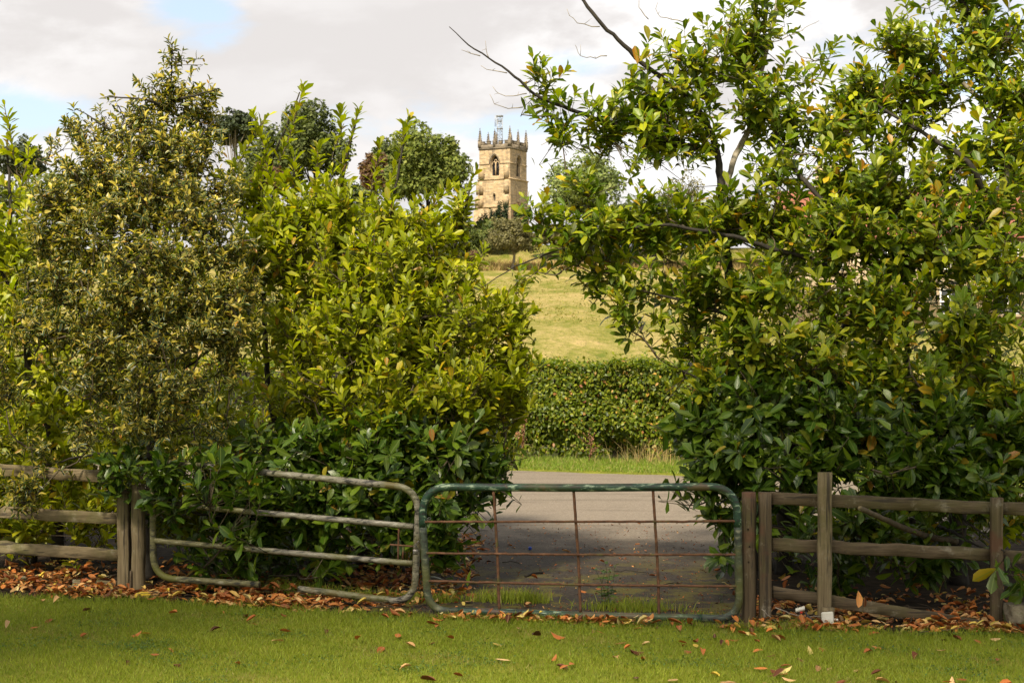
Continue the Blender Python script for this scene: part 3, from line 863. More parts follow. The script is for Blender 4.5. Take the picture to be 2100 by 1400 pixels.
r_limbs = [
    ([G(1610, 14.9), P(1612, 1000, 14.70), P(1640, 850, 14.32), P(1690, 735, 14.12), P(1777, 617, 14.12), P(1823, 537, 14.12), P(1907, 484, 14.12), P(2000, 430, 14.12), P(2070, 370, 14.32)], 0.085, 0.028, None),
    (PL([(1823, 537, 14.12), (1775, 500, 13.97), (1733, 455, 13.92), (1650, 372, 14.02), (1607, 310, 14.40), (1580, 230, 14.60)]), 0.036, 0.012, None),
    ([G(1565, 15.2), P(1540, 900, 14.92), P(1505, 650, 14.72), P(1484, 450, 14.42), P(1470, 312, 14.50), P(1440, 240, 14.50), P(1400, 195, 14.45), P(1330, 140, 14.40), P(1280, 93, 14.35), P(1225, 40, 14.30), P(1188, -12, 14.30)], 0.080, 0.016, None),
    (PL([(1470, 312, 14.50), (1400, 298, 14.40), (1300, 268, 14.35), (1200, 236, 14.30), (1100, 195, 14.25), (1055, 155, 14.20), (1003, 120, 14.20), (960, 92, 14.15), (922, 56, 14.10)]), 0.038, 0.004, None),
    (PL([(1484, 400, 14.47), (1508, 318, 14.70), (1536, 262, 14.75), (1565, 130, 14.80), (1592, 20, 14.80), (1604, -60, 14.80)]), 0.034, 0.02, 'bark_pale'),
    (PL([(1777, 617, 14.12), (1690, 545, 14.02), (1560, 502, 13.92), (1470, 478, 13.92), (1330, 460, 13.92), (1253, 487, 14.10), (1160, 508, 14.10), (1073, 540, 14.10), (1033, 560, 14.10), (985, 592, 14.05)]), 0.030, 0.004, None),
    ([G(1965, 14.3), P(1965, 1000, 14.10), P(1992, 905, 13.82), P(2097, 795, 13.82), P(2200, 650, 14.10), P(2290, 420, 14.30), P(2240, 220, 14.60), P(2110, 100, 14.80), P(2060, 70, 14.80), P(2000, 45, 14.85), P(1960, -15, 14.90)], 0.085, 0.026, None),
    (PL([(2017, 395, 14.12), (1983, 330, 14.02), (1883, 267, 14.40), (1800, 215, 14.60), (1765, 160, 14.70)]), 0.032, 0.010, None),
    (PL([(2070, 370, 14.32), (2030, 232, 14.70), (1990, 185, 14.75), (1942, 135, 14.80), (1910, 88, 14.85)]), 0.034, 0.014, 'bark_pale'),
    (PL([(1865, 900, 14.22), (1860, 760, 14.12), (1862, 614, 14.07), (1880, 520, 14.12)]), 0.035, 0.018, None),
    (PL([(1690, 735, 14.12), (1600, 690, 14.02), (1500, 650, 13.92), (1420, 620, 13.92), (1330, 600, 13.92)]), 0.034, 0.008, None),
    (PL([(1640, 850, 14.32), (1560, 830, 13.92), (1480, 800, 13.72), (1400, 760, 13.72)]), 0.030, 0.007, None),
    (PL([(1612, 1000, 14.70), (1700, 960, 13.80), (1850, 980, 13.20), (1970, 1060, 12.60), (2060, 1130, 12.05)]), 0.030, 0.006, None),
]
lau_r = build_shrub('cherry_laurel', 'tall glossy cherry laurel tree arching over the fence right of the green gate', 'tree', tuple(G(1610, 14.9)), r_limbs, rt_tips, rt_ax, 10, 0.19, 0.132, LAUREL_T, 'laurel', 'laurel_one', spread=(74, 32), upmix=0.42, jit=0.12, droop=0.14)
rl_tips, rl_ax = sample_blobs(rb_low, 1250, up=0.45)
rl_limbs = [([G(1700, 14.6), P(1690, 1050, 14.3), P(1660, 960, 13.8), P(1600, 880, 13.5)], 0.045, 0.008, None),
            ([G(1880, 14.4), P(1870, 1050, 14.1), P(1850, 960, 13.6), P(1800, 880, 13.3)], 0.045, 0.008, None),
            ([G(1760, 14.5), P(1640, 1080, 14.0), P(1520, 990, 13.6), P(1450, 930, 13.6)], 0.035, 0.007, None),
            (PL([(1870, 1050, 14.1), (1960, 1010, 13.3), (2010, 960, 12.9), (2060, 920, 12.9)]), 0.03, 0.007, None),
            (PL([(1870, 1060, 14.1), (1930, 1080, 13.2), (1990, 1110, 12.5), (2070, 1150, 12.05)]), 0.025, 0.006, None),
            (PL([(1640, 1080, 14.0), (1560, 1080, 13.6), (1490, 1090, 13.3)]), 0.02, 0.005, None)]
build_shrub('cherry_laurel', 'glossy low cherry laurel, dark leaves deepened for shade, pushing over and through the right fence rails', 'shrub', tuple(G(1700, 14.6)), rl_limbs, rl_tips, rl_ax, 9, 0.22, 0.165, LAUREL_T, 'laurel_dark_shade', 'laurel_dark_shade_one', spread=(74, 36), upmix=0.5, jit=0.12, droop=0.12)
# bare dead twigs at the bough ends
bt = Geo()
for pts in ([(1080, 192, 14.25), (1050, 197, 14.2), (1022, 192, 14.2), (1010, 178, 14.2)], [(1072, 220, 14.3), (1040, 222, 14.2), (1015, 212, 14.2), (1006, 195, 14.2)], [(985, 115, 14.15), (965, 108, 14.15), (947, 102, 14.15)],
            [(1040, 150, 14.2), (1010, 145, 14.2), (985, 137, 14.2)], [(1140, 265, 14.3), (1130, 285, 14.25), (1110, 298, 14.2)], [(1230, 55, 14.3), (1200, 50, 14.3), (1175, 40, 14.25), (1163, 18, 14.25)],
            [(1245, 115, 14.35), (1200, 118, 14.3), (1185, 108, 14.3), (1180, 90, 14.3)], [(1700, 120, 14.9), (1650, 125, 14.9), (1632, 105, 14.9)], [(1560, 95, 14.8), (1625, 72, 14.8), (1680, 42, 14.8)],
            [(1330, 40, 14.5), (1310, 15, 14.5), (1310, -10, 14.5)], [(1400, 45, 14.5), (1350, 30, 14.5), (1345, 5, 14.5)], [(1670, 125, 14.9), (1640, 115, 14.9), (1632, 103, 14.9)], [(1900, 130, 15.0), (1860, 180, 15.0), (1800, 195, 15.0)],
            [(1003, 120, 14.2), (998, 100, 14.2), (994, 85, 14.2)], [(1290, 300, 14.4), (1250, 312, 14.4), (1238, 315, 14.4)]):
    p = smooth_path(PL(pts), 0.05, 0.006)
    bt.tube(p, np.linspace(0.0055, 0.0022, len(p)), 4)
    for q in range(2, len(p) - 1, 3):
        e = p[q] + rng.normal(0, 0.04, 3) + (0, 0, 0.02)
        bt.tube([p[q], (p[q] + e) / 2 + 0.004, e], [0.003, 0.0022, 0.0016], 3)
bt.obj('bare_twigs', M['bark_pale'], lau_r, True, kind='stuff')

# ------------------------------------------------------------------ the laurel left of the gate
lb = [
    (520, 360, 15.3, 70, 55, 0.4, 0.8), (620, 425, 15.2, 100, 80, 0.6, 0.9), (720, 430, 15.1, 100, 90, 0.6, 0.9), (820, 420, 15.1, 80, 60, 0.5, 0.9), (900, 430, 15.1, 60, 50, 0.4, 1.1), (945, 415, 15.1, 35, 40, 0.25, 1.0),
    (550, 480, 15.2, 110, 90, 0.6, 1.1), (660, 520, 15.0, 130, 90, 0.7, 1.1), (790, 530, 14.9, 130, 90, 0.7, 1.1), (900, 520, 14.9, 100, 80, 0.55, 1.1), (975, 520, 14.9, 45, 60, 0.3, 0.9),
    (620, 640, 14.8, 140, 90, 0.7, 1.0), (770, 650, 14.6, 150, 100, 0.75, 1.1), (900, 640, 14.6, 120, 90, 0.65, 1.1), (1000, 620, 14.7, 80, 45, 0.4, 1.0), (1060, 600, 14.7, 45, 30, 0.25, 1.8), (1050, 670, 14.7, 55, 35, 0.3, 1.5), (1000, 700, 14.6, 80, 50, 0.4, 1.3),
    (640, 780, 14.5, 150, 90, 0.7, 1.0), (790, 790, 14.3, 150, 100, 0.75, 1.0), (920, 770, 14.3, 120, 90, 0.65, 1.1), (1020, 760, 14.5, 70, 50, 0.4, 1.1), (1070, 750, 14.6, 45, 35, 0.25, 1.6), (1045, 820, 14.5, 55, 45, 0.35, 1.3),
    (600, 900, 14.3, 150, 80, 0.65, 1.0), (760, 920, 14.0, 150, 80, 0.65, 1.1), (890, 900, 14.1, 110, 80, 0.6, 1.1), (975, 900, 14.3, 60, 70, 0.4, 1.1), (1000, 965, 14.3, 35, 35, 0.3, 1.0),
    (520, 1000, 14.1, 130, 55, 0.5, 1.0), (660, 1010, 13.9, 130, 60, 0.5, 1.0), (790, 1010, 13.7, 110, 55, 0.5, 1.1), (900, 1010, 13.8, 80, 55, 0.5, 1.1), (960, 1025, 14.0, 45, 45, 0.35, 1.1),
    (400, 1075, 14.0, 80, 45, 0.35, 0.8), (520, 1085, 13.9, 100, 45, 0.35, 0.8), (680, 1085, 13.8, 110, 45, 0.4, 0.8), (800, 1075, 13.6, 80, 40, 0.35, 0.8), (900, 1080, 13.6, 60, 35, 0.3, 0.7), (600, 1130, 14.4, 150, 40, 0.4, 0.5), (430, 1140, 13.75, 60, 25, 0.2, 0.7),
    (245, 950, 13.55, 45, 50, 0.2, 0.9), (330, 990, 13.9, 60, 40, 0.3, 0.8), (270, 900, 13.7, 60, 40, 0.3, 0.7), (480, 940, 13.9, 80, 40, 0.35, 0.8),
    (340, 950, 13.38, 40, 28, 0.06, 1.3), (430, 948, 13.28, 60, 22, 0.08, 1.4), (515, 962, 13.2, 40, 16, 0.06, 1.2), (320, 1010, 13.45, 15, 25, 0.05, 1.2), (450, 1072, 13.25, 40, 18, 0.06, 0.5), (530, 1095, 13.18, 25, 18, 0.06, 0.4), (350, 1140, 13.38, 25, 15, 0.06, 0.5),
    (620, 430, 16.8, 120, 90, 0.6, 0.4), (760, 450, 16.8, 120, 90, 0.6, 0.4), (880, 500, 16.6, 80, 70, 0.5, 0.35), (680, 620, 17.2, 200, 120, 0.7, 0.45), (850, 650, 17.0, 130, 110, 0.7, 0.45), (650, 850, 17.2, 220, 130, 0.7, 0.5), (850, 860, 17.0, 140, 120, 0.7, 0.5),
    (470, 880, 14.9, 90, 110, 0.4, 0.9), (600, 700, 16.4, 200, 220, 0.5, 0.25), (820, 720, 16.2, 200, 220, 0.5, 0.25), (560, 1010, 15.8, 200, 100, 0.5, 1.0), (800, 1010, 15.6, 180, 100, 0.5, 0.9),
]
lb_low = [b for b in lb if b[1] >= 885 and b[2] < 15.0]  # low lobes get the leaves darkened for shade
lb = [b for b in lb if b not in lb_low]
lt, la = sample_blobs(lb, 3000, up=1.0)
wands = [[(575, 330), (600, 260), (622, 178)], [(560, 400), (540, 300), (520, 235)], [(690, 420), (712, 310), (737, 222)], [(790, 400), (820, 310), (838, 245)], [(600, 480), (600, 400), (604, 320)], [(640, 420), (650, 360), (652, 300)],
         [(930, 440), (955, 390), (975, 355)], [(1000, 640), (1050, 610), (1088, 575)], [(1010, 690), (1060, 660), (1098, 640)], [(880, 440), (905, 400), (925, 375)], [(750, 430), (770, 360), (778, 300)], [(480, 350), (520, 280), (548, 240)],
         [(1040, 600), (1075, 565), (1100, 560)], [(690, 300), (700, 260), (700, 235)]]
l_limbs = [
    ([G(745, 15.3), P(742, 950, 15.2), P(715, 760, 15.1), P(690, 600, 15.1), P(688, 480, 15.1), P(705, 350, 15.1), P(728, 255, 15.1)], 0.07, 0.010, None),
    ([G(800, 15.4), P(815, 950, 15.2), P(855, 720, 15.0), P(905, 570, 15.0), P(945, 470, 15.0), P(962, 390, 15.0)], 0.06, 0.010, None),
    ([G(680, 15.4), P(640, 950, 15.3), P(612, 700, 15.2), P(600, 560, 15.1), P(600, 420, 15.1), P(604, 330, 15.1)], 0.055, 0.009, None),
    (PL([(742, 950, 15.2), (780, 820, 14.9), (860, 720, 14.7), (950, 675, 14.7), (1040, 625, 14.7)]), 0.045, 0.007, None),
    (PL([(715, 760, 15.1), (750, 660, 14.9), (790, 560, 14.9), (805, 420, 15.0), (832, 270, 15.1)]), 0.038, 0.007, None),
    (PL([(742, 1000, 15.2), (860, 900, 14.6), (960, 840, 14.4), (1040, 790, 14.5)]), 0.035, 0.006, None),
    (PL([(640, 950, 15.3), (560, 850, 15.0), (540, 600, 15.2), (530, 420, 15.3), (575, 290, 15.3), (615, 190, 15.3)]), 0.04, 0.007, None),
    (PL([(742, 1050, 15.2), (650, 1040, 14.6), (500, 1030, 14.2), (380, 1040, 14.0)]), 0.03, 0.006, None),
]
wt_, wa_ = [], []
for w in wands:
    p = smooth_path(PL([(a, b, 15.1) for a, b in w]), 0.06, 0.004)
    d = np.gradient(p, axis=0)
    for q in range(1, len(p), 2):
        for rep in range(1):
            wt_.append(p[q] + rng.normal(0, 0.012, 3))
            wa_.append(unit(d[q]) + rng.normal(0, 0.08, 3))
    wt_.append(p[-1])
    wa_.append(unit(d[-1]))
    l_limbs.append((PL([(a, b, 15.1) for a, b in w]), 0.008, 0.004, 'twig'))
lt = np.vstack([lt, np.array(wt_)])
la = np.vstack([la, unit(np.array(wa_))])
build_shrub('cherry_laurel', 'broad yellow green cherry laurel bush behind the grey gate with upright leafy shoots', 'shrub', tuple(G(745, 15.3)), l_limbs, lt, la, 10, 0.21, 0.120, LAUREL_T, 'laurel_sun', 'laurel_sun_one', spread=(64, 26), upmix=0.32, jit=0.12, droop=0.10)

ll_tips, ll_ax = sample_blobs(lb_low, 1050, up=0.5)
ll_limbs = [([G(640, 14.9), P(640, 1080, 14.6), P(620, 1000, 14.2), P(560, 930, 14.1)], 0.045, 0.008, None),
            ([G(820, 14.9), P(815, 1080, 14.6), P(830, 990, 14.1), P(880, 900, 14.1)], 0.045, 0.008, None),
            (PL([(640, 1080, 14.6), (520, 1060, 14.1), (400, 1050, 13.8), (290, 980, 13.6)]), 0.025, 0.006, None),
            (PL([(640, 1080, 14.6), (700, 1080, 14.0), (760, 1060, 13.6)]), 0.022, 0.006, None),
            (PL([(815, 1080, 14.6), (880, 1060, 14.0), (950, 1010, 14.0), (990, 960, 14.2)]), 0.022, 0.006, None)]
build_shrub('cherry_laurel', 'glossy low cherry laurel, dark leaves deepened for shade, growing through the bars of the grey gate', 'shrub', tuple(G(640, 14.9)), ll_limbs, ll_tips, ll_ax, 9, 0.22, 0.155, LAUREL_T, 'laurel_dark_shade', 'laurel_dark_shade_one', spread=(74, 36), upmix=0.5, jit=0.12, droop=0.12)

# ------------------------------------------------------------------ laurel at the left edge, behind the variegated one
eb = [(10, 290, 15.8, 40, 45, 0.3, 0.9), (15, 370, 15.7, 60, 60, 0.5, 1.1), (20, 470, 15.6, 90, 80, 0.6, 1.1), (10, 590, 15.4, 100, 90, 0.7, 1.1), (60, 700, 15.3, 120, 90, 0.7, 1.0), (180, 790, 15.3, 120, 80, 0.6, 0.9),
      (20, 830, 15.2, 110, 80, 0.7, 1.0), (320, 870, 15.3, 130, 90, 0.6, 0.9), (120, 930, 15.0, 130, 70, 0.6, 1.0), (-60, 930, 15.0, 120, 100, 0.6, 0.9), (30, 1040, 14.8, 120, 50, 0.5, 1.0), (170, 1030, 14.7, 90, 50, 0.4, 1.0), (-150, 600, 15.5, 120, 250, 0.8, 0.8),
      (300, 1000, 15.0, 120, 60, 0.5, 0.8), (300, 620, 15.8, 200, 200, 0.5, 0.6), (60, 980, 16.2, 200, 110, 0.5, 1.3), (330, 1000, 16.0, 180, 100, 0.5, 1.2), (100, 960, 17.2, 250, 80, 0.4, 0.9), (100, 700, 16.6, 220, 250, 0.5, 0.35), (60, 500, 17.2, 200, 150, 0.7, 0.45), (280, 480, 17.2, 180, 150, 0.7, 0.4), (120, 800, 17.4, 260, 150, 0.7, 0.5), (380, 820, 17.2, 200, 140, 0.7, 0.5), (-250, 700, 16.5, 200, 350, 1.0, 0.3)]
et, ea = sample_blobs(eb, 2200, up=0.9)
ew = [[(30, 330), (20, 270), (8, 215)], [(45, 380), (55, 330), (60, 290)], [(60, 420), (68, 370), (70, 345)]]
e_limbs = [([G(60, 15.6), P(75, 950, 15.6), P(60, 750, 15.6), P(30, 560, 15.6), P(20, 400, 15.7), P(15, 280, 15.8)], 0.06, 0.01, None),
           ([G(120, 15.7), P(105, 900, 15.6), P(60, 780, 15.5), P(45, 640, 15.4), P(-30, 500, 15.5)], 0.07, 0.012, None),
           (PL([(105, 900, 15.6), (200, 800, 15.4), (320, 760, 15.4), (420, 700, 15.5)]), 0.035, 0.008, None)]
wt_, wa_ = [], []
for w in ew:
    p = smooth_path(PL([(a, b, 15.7) for a, b in w]), 0.06, 0.004)
    d = np.gradient(p, axis=0)
    for q in range(1, len(p), 2):
        wt_.append(p[q])
        wa_.append(unit(d[q]))
    e_limbs.append((PL([(a, b, 15.7) for a, b in w]), 0.008, 0.004, 'twig'))
et = np.vstack([et, np.array(wt_)])
ea = np.vstack([ea, np.array(wa_)])
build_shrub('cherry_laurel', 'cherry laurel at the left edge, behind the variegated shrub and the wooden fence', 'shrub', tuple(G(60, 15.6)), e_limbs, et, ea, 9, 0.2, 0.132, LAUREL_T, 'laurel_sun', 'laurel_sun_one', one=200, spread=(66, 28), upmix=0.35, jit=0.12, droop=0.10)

# ------------------------------------------------------------------ the variegated shrub
vb = [
    (352, 105, 14.4, 22, 32, 0.10, 0.9), (375, 160, 14.4, 55, 40, 0.25, 0.9), (330, 175, 14.4, 55, 35, 0.25, 0.8), (430, 185, 14.4, 28, 18, 0.15, 0.7), (290, 220, 14.4, 80, 35, 0.35, 0.9), (400, 215, 14.4, 65, 35, 0.3, 0.9),
    (205, 225, 14.4, 25, 25, 0.15, 0.5), (150, 240, 14.4, 30, 25, 0.15, 0.5), (190, 275, 14.4, 60, 35, 0.25, 0.8), (110, 275, 14.4, 25, 25, 0.15, 0.5), (310, 280, 14.3, 110, 45, 0.5, 1.0), (430, 250, 14.4, 45, 30, 0.25, 0.8),
    (400, 300, 14.2, 90, 40, 0.45, 1.0), (200, 340, 14.2, 110, 45, 0.5, 1.0), (330, 360, 14.1, 130, 50, 0.55, 1.05), (130, 390, 14.1, 80, 45, 0.45, 1.0), (450, 370, 14.2, 60, 35, 0.35, 0.9), (250, 420, 14.0, 150, 50, 0.6, 1.05), (420, 430, 14.1, 100, 45, 0.5, 1.0),
    (120, 470, 14.0, 90, 50, 0.5, 1.0), (300, 500, 13.9, 160, 55, 0.65, 1.05), (470, 500, 14.0, 85, 45, 0.45, 1.0), (130, 560, 13.9, 110, 55, 0.55, 1.0), (310, 590, 13.8, 170, 60, 0.65, 1.05), (480, 590, 13.9, 85, 55, 0.45, 1.0),
    (120, 650, 13.8, 120, 50, 0.55, 0.9), (290, 680, 13.7, 160, 55, 0.6, 0.95), (450, 660, 13.8, 100, 50, 0.5, 0.95), (200, 750, 13.7, 120, 50, 0.5, 0.7), (350, 770, 13.6, 130, 50, 0.5, 0.75), (470, 740, 13.8, 50, 40, 0.3, 0.5), (300, 840, 13.6, 120, 45, 0.4, 0.6), (430, 850, 13.7, 70, 40, 0.3, 0.5),
    (170, 870, 13.7, 60, 30, 0.3, 0.5), (400, 930, 13.7, 70, 30, 0.3, 0.5), (60, 900, 13.9, 60, 30, 0.3, 0.45), (45, 985, 13.6, 55, 25, 0.12, 0.8), (120, 935, 13.75, 50, 25, 0.25, 0.4), (420, 975, 13.75, 45, 20, 0.2, 0.5), (20, 760, 14.0, 60, 60, 0.4, 0.5), (-40, 640, 14.0, 60, 90, 0.4, 0.5),
]
vt, va = sample_blobs(vb, 3700, up=0.7, back=0.25, gap=0.09)
v_limbs = [([G(305, 14.5), P(308, 1000, 14.5), P(312, 800, 14.45), P(310, 620, 14.4), P(318, 450, 14.4), P(335, 300, 14.4), P(350, 180, 14.4), P(353, 90, 14.4)], 0.06, 0.006, None)]
for a, b, c in (((312, 800), (400, 740), (500, 660)), ((310, 700), (220, 660), (90, 600)), ((310, 620), (400, 570), (510, 500)), ((315, 560), (220, 520), (80, 460)), ((318, 450), (400, 420), (480, 360)), ((320, 430), (240, 390), (120, 330)),
                ((330, 340), (390, 300), (440, 245)), ((332, 320), (250, 280), (160, 225)), ((345, 230), (300, 205), (215, 200)), ((348, 210), (400, 195), (450, 182)), ((312, 820), (240, 800), (130, 780)), ((308, 900), (380, 880), (450, 860)), ((308, 940), (200, 930), (50, 965))):
    v_limbs.append((PL([a + (14.4,), b + (14.1,), c + (14.1,)]), 0.018, 0.005, None))
build_shrub('variegated_laurel', 'cone shaped shrub of small grey green leaves edged cream behind the left fence', 'shrub', tuple(G(305, 14.5)), v_limbs, vt, va, 11, 0.13, 0.068, VARIE_T, 'varie', 'varie_one', spread=(112, 22), upmix=0.35, sub=7, jit=0.3, r_twig=0.0025, young=True)

# ------------------------------------------------------------------ clipped beech hedge beyond the road
hd = empty('beech_hedge', (2.0, float(far_edge(2.0)) + 3.0, 0.04), 'clipped beech hedge along the grass verge beyond the road', 'hedge')
ux = np.array([1, -0.345, 0]) / math.hypot(1, 0.345)
uy = np.array([0.345, 1, 0]) / math.hypot(1, 0.345)
HC = np.array(hd.location)


def hedge_leaves(n, s0, s1):
    s = rng.uniform(s0, s1, n)
    which = rng.random(n)
    z = np.where(which < 0.70, 0.10 + 1.82 * rng.random(n) ** 0.9, 1.80 + 0.10 * rng.random(n))
    d = np.where(which < 0.70, -0.68, rng.uniform(-0.68, 0.68, n))
    bulge = 0.10 * np.sin(s * 2.1) + 0.08 * np.sin(s * 5.3 + z * 3) + 0.06 * np.sin(z * 6 + s * 1.3)
    rim = np.clip((z - 1.6) / 0.35, 0, 1) * 0.22
    low = np.clip((0.75 - z) / 0.6, 0, 1) * (0.25 + 0.15 * np.sin(s * 4.1))
    d = np.where(which < 0.70, d + bulge + rim + low + np.abs(rng.normal(0, 0.12, n)), d)
    z = z + np.where(which >= 0.70, 0.05 * np.sin(s * 3.1) + 0.03 * np.sin(s * 9.7) + np.abs(rng.normal(0, 0.05, n)) + (rng.random(n) < 0.03) * rng.random(n) * 0.18, 0)
    hole = (np.sin(s * 3.7 + 1) + np.sin(z * 5.1 + s * 1.9) > 1.55) & (which < 0.7)
    d = d + hole * 0.14
    pos = HC + s[:, None] * ux + d[:, None] * uy + np.stack([0 * z, 0 * z, z], 1)
    outv = np.where((which < 0.70)[:, None], -uy, np.array([0, 0, 1.0]))
    N = unit(outv * 0.7 + np.array([0, 0, 0.45]) + rng.normal(0, 0.45, (n, 3)))
    D = unit(np.cross(N, rng.normal(size=(n, 3))) + np.array([0, 0, -0.25]))
    return pos, D, N


HED_T = [leaf_template(0.62, 0.3, 0.2, 0, ((0, 0.04), (0.45, 1.0), (1.0, 0.0))), leaf_template(0.68, -0.1, 0.35, 0.2, ((0, 0.04), (0.4, 1.0), (1.0, 0.0)))]
A = [hedge_leaves(34000, -3.6, 4.2), hedge_leaves(13000, -16, -3.6), hedge_leaves(13000, 4.2, 16)]
pos, D, N = (np.vstack([a[k] for a in A]) for k in range(3))
Lh = 0.085 * rng.uniform(0.7, 1.25, len(pos))
link('foliage', leaves_mesh('foliage', pos, D, N, Lh, HED_T, rng.random(len(pos)), M['hedge'], rng.integers(0, 2, len(pos)), HC), hd, kind='stuff')
# stems and the twiggy heart
for s in np.arange(-8, 9, 0.62):
    g = Geo()
    s2 = s + rng.normal(0, 0.12)
    b0 = HC + s2 * ux + rng.normal(0, 0.06) * uy + (0, 0, -0.05)
    path = smooth_path([b0, b0 + (0.03, 0, 0.4), b0 + (rng.normal(0, 0.1), 0, 0.9), b0 + (rng.normal(0, 0.15), 0.1, 1.5)], 0.2, 0.015)
    g.tube(path, np.linspace(rng.uniform(0.03, 0.055), 0.012, len(path)), 6)
    for q in range(14):
        a = path[rng.integers(1, len(path))]
        e = a + rng.normal(0, 0.32, 3) * (1, 0.8, 0.5) + (0, 0, 0.2)
        g.tube([a, (a + e) / 2 + 0.02, e], [0.010, 0.007, 0.004], 3)
    g.obj('stem', M['bark'], hd, True)
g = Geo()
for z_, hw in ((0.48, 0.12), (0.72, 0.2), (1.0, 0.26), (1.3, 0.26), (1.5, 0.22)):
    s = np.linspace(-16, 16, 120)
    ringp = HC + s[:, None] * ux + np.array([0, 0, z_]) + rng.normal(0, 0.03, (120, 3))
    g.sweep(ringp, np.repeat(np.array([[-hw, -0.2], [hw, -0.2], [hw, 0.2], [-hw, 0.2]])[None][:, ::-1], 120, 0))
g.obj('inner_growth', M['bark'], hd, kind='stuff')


# ------------------------------------------------------------------ grass
def blades(name, x, y, z, h, w, mat, rnd, lean=0.45, label=None, flat=False):
    n = len(x)
    a = rng.random(n) * 6.283
    le = rng.normal(0, lean, (n, 2)) * h[:, None]
    base = np.stack([x, y, z], 1)
    side = np.stack([np.cos(a), np.sin(a), 0 * a], 1) * (w / 2)[:, None]
    tip = base + np.stack([le[:, 0], le[:, 1], h], 1)
    mid = base + np.stack([le[:, 0] * 0.35, le[:, 1] * 0.35, h * 0.55], 1)
    if flat:                        # short turf: one triangle a blade
        V = np.stack([base - side, base + side, tip], 1).reshape(-1, 3)
        T = np.arange(n * 3).reshape(-1, 3)
        lf = np.repeat(np.stack([0 * rnd + 0.5, 0 * rnd, rnd], 1)[:, None], 3, 1).reshape(-1, 3)
        return tag(link(name, mesh_np(name, V, T, lf, False, mat), kind='stuff'), label, 'grass')
    V = np.stack([base - side, base + side, mid + side * 0.8, mid - side * 0.8, tip], 1).reshape(-1, 3)
    o = (np.arange(n) * 5)[:, None, None]
    T = (np.array([[0, 1, 2], [0, 2, 3], [3, 2, 4]])[None] + o).reshape(-1, 3)
    lf = np.repeat(np.stack([0 * rnd + 0.5, 0 * rnd, rnd], 1)[:, None], 5, 1).reshape(-1, 3)
    ob = link(name, mesh_np(name, V, T, lf, True, mat), kind='stuff')
    if label:
        tag(ob, label, 'grass')
    return ob


n = 190000
gx = rng.uniform(-5.4, 5.4, n)
gy = 8.2 + (lawn_edge(gx) + 0.06 - 8.2) * rng.random(n) ** 0.72
patch = (np.sin(gx * 2.3 + 1.1 * np.sin(gy * 1.7)) * np.sin(gy * 3.1 + gx) + 0.6 * np.sin(gx * 6.1 + gy * 2.2) * np.sin(gy * 7.3 - gx * 1.4)) * 0.32 + 0.5
gr = np.clip(rng.random(n) * 0.6 + 0.5 * patch - 0.05, 0.02, 1)
gr[rng.random(n) < 0.05 + 0.20 * (patch < 0.22)] *= 0.12
gh = rng.uniform(0.018, 0.042, n) * (0.8 + 0.5 * patch)
edge = lawn_edge(gx) - gy
gh *= 1 + 0.8 * np.exp(-np.clip(edge, 0, None) / 0.10)
blades('lawn_grass', gx, gy, np.full(n, 0.014), gh, rng.uniform(0.004, 0.0085, n), M['grass'], gr, 0.5, 'short mown grass of the lawn in front of the gates', True)
# tufts where the mower does not reach, along the gate feet and posts
tx, ty_, th = [], [], []
for px, py, cnt, hh, sp in ((1000, 1236, 160, 0.13, 0.10), (1060, 1238, 420, 0.15, 0.13), (1090, 1240, 220, 0.14, 0.08), (930, 1236, 120, 0.11, 0.10), (1290, 1254, 300, 0.13, 0.14), (1240, 1254, 160, 0.10, 0.12), (1330, 1258, 200, 0.12, 0.10), (1400, 1256, 60, 0.09, 0.12),
                            (660, 1225, 360, 0.12, 0.16), (600, 1215, 260, 0.13, 0.12), (740, 1230, 360, 0.10, 0.16), (830, 1236, 320, 0.10, 0.12), (560, 1208, 200, 0.11, 0.14), (1600, 1292, 260, 0.09, 0.2), (1660, 1290, 200, 0.08, 0.12), (1450, 1274, 200, 0.08, 0.1), (900, 1240, 200, 0.1, 0.06)):
    c = GP(px, py)
    tx.append(rng.normal(c.x, sp, cnt))
    ty_.append(rng.normal(c.y, sp * 0.5, cnt))
    th.append(hh * rng.uniform(0.4, 1.1, cnt))
tx, ty_, th = map(np.concatenate, (tx, ty_, th))
blades('long_grass', tx, ty_, np.full(len(tx), 0.014), th, rng.uniform(0.004, 0.008, len(tx)), M['grass'], rng.random(len(tx)), 0.35, 'longer unmown grass tufts along the feet of both gates')
n = 42000
vx = np.concatenate([rng.uniform(-2.2, 6.2, 30000), rng.uniform(-16, 20, 12000)])
off = rng.random(n)
vy = far_edge(vx) + 0.02 + 2.5 * off ** 1.2 + 0.05 * np.sin(vx * 5)
vh = rng.uniform(0.025, 0.075, n) * (0.6 + 1.0 * off)
blades('verge_grass', vx, vy, np.full(n, 0.04), vh, rng.uniform(0.007, 0.014, n), M['verge_grass'], rng.random(n), 0.4, 'rough grass of the verge below the beech hedge')
n = 200
vx = np.concatenate([rng.normal(2.7, 0.35, 140), rng.uniform(-1, 5, 60)])
vy = far_edge(vx) + rng.uniform(1.7, 2.4, n)
blades('dry_stalks', vx, vy, np.full(n, 0.04), rng.uniform(0.2, 0.55, n), rng.uniform(0.005, 0.009, n), M['dry_grass'], rng.random(n), 0.4, 'dry straw coloured stalks at the foot of the beech hedge')
n = 16000
vx = rng.uniform(-25, 40, n)
vy = rng.uniform(226, 236, n) + vx * 0.02
blades('bank_grass', vx, vy, ground_z(vx, vy) - 0.1, rng.uniform(0.6, 1.5, n), rng.uniform(0.10, 0.2, n), M['dry_grass'], rng.random(n), 0.3, 'tall straw coloured grass on the bank at the top of the field')
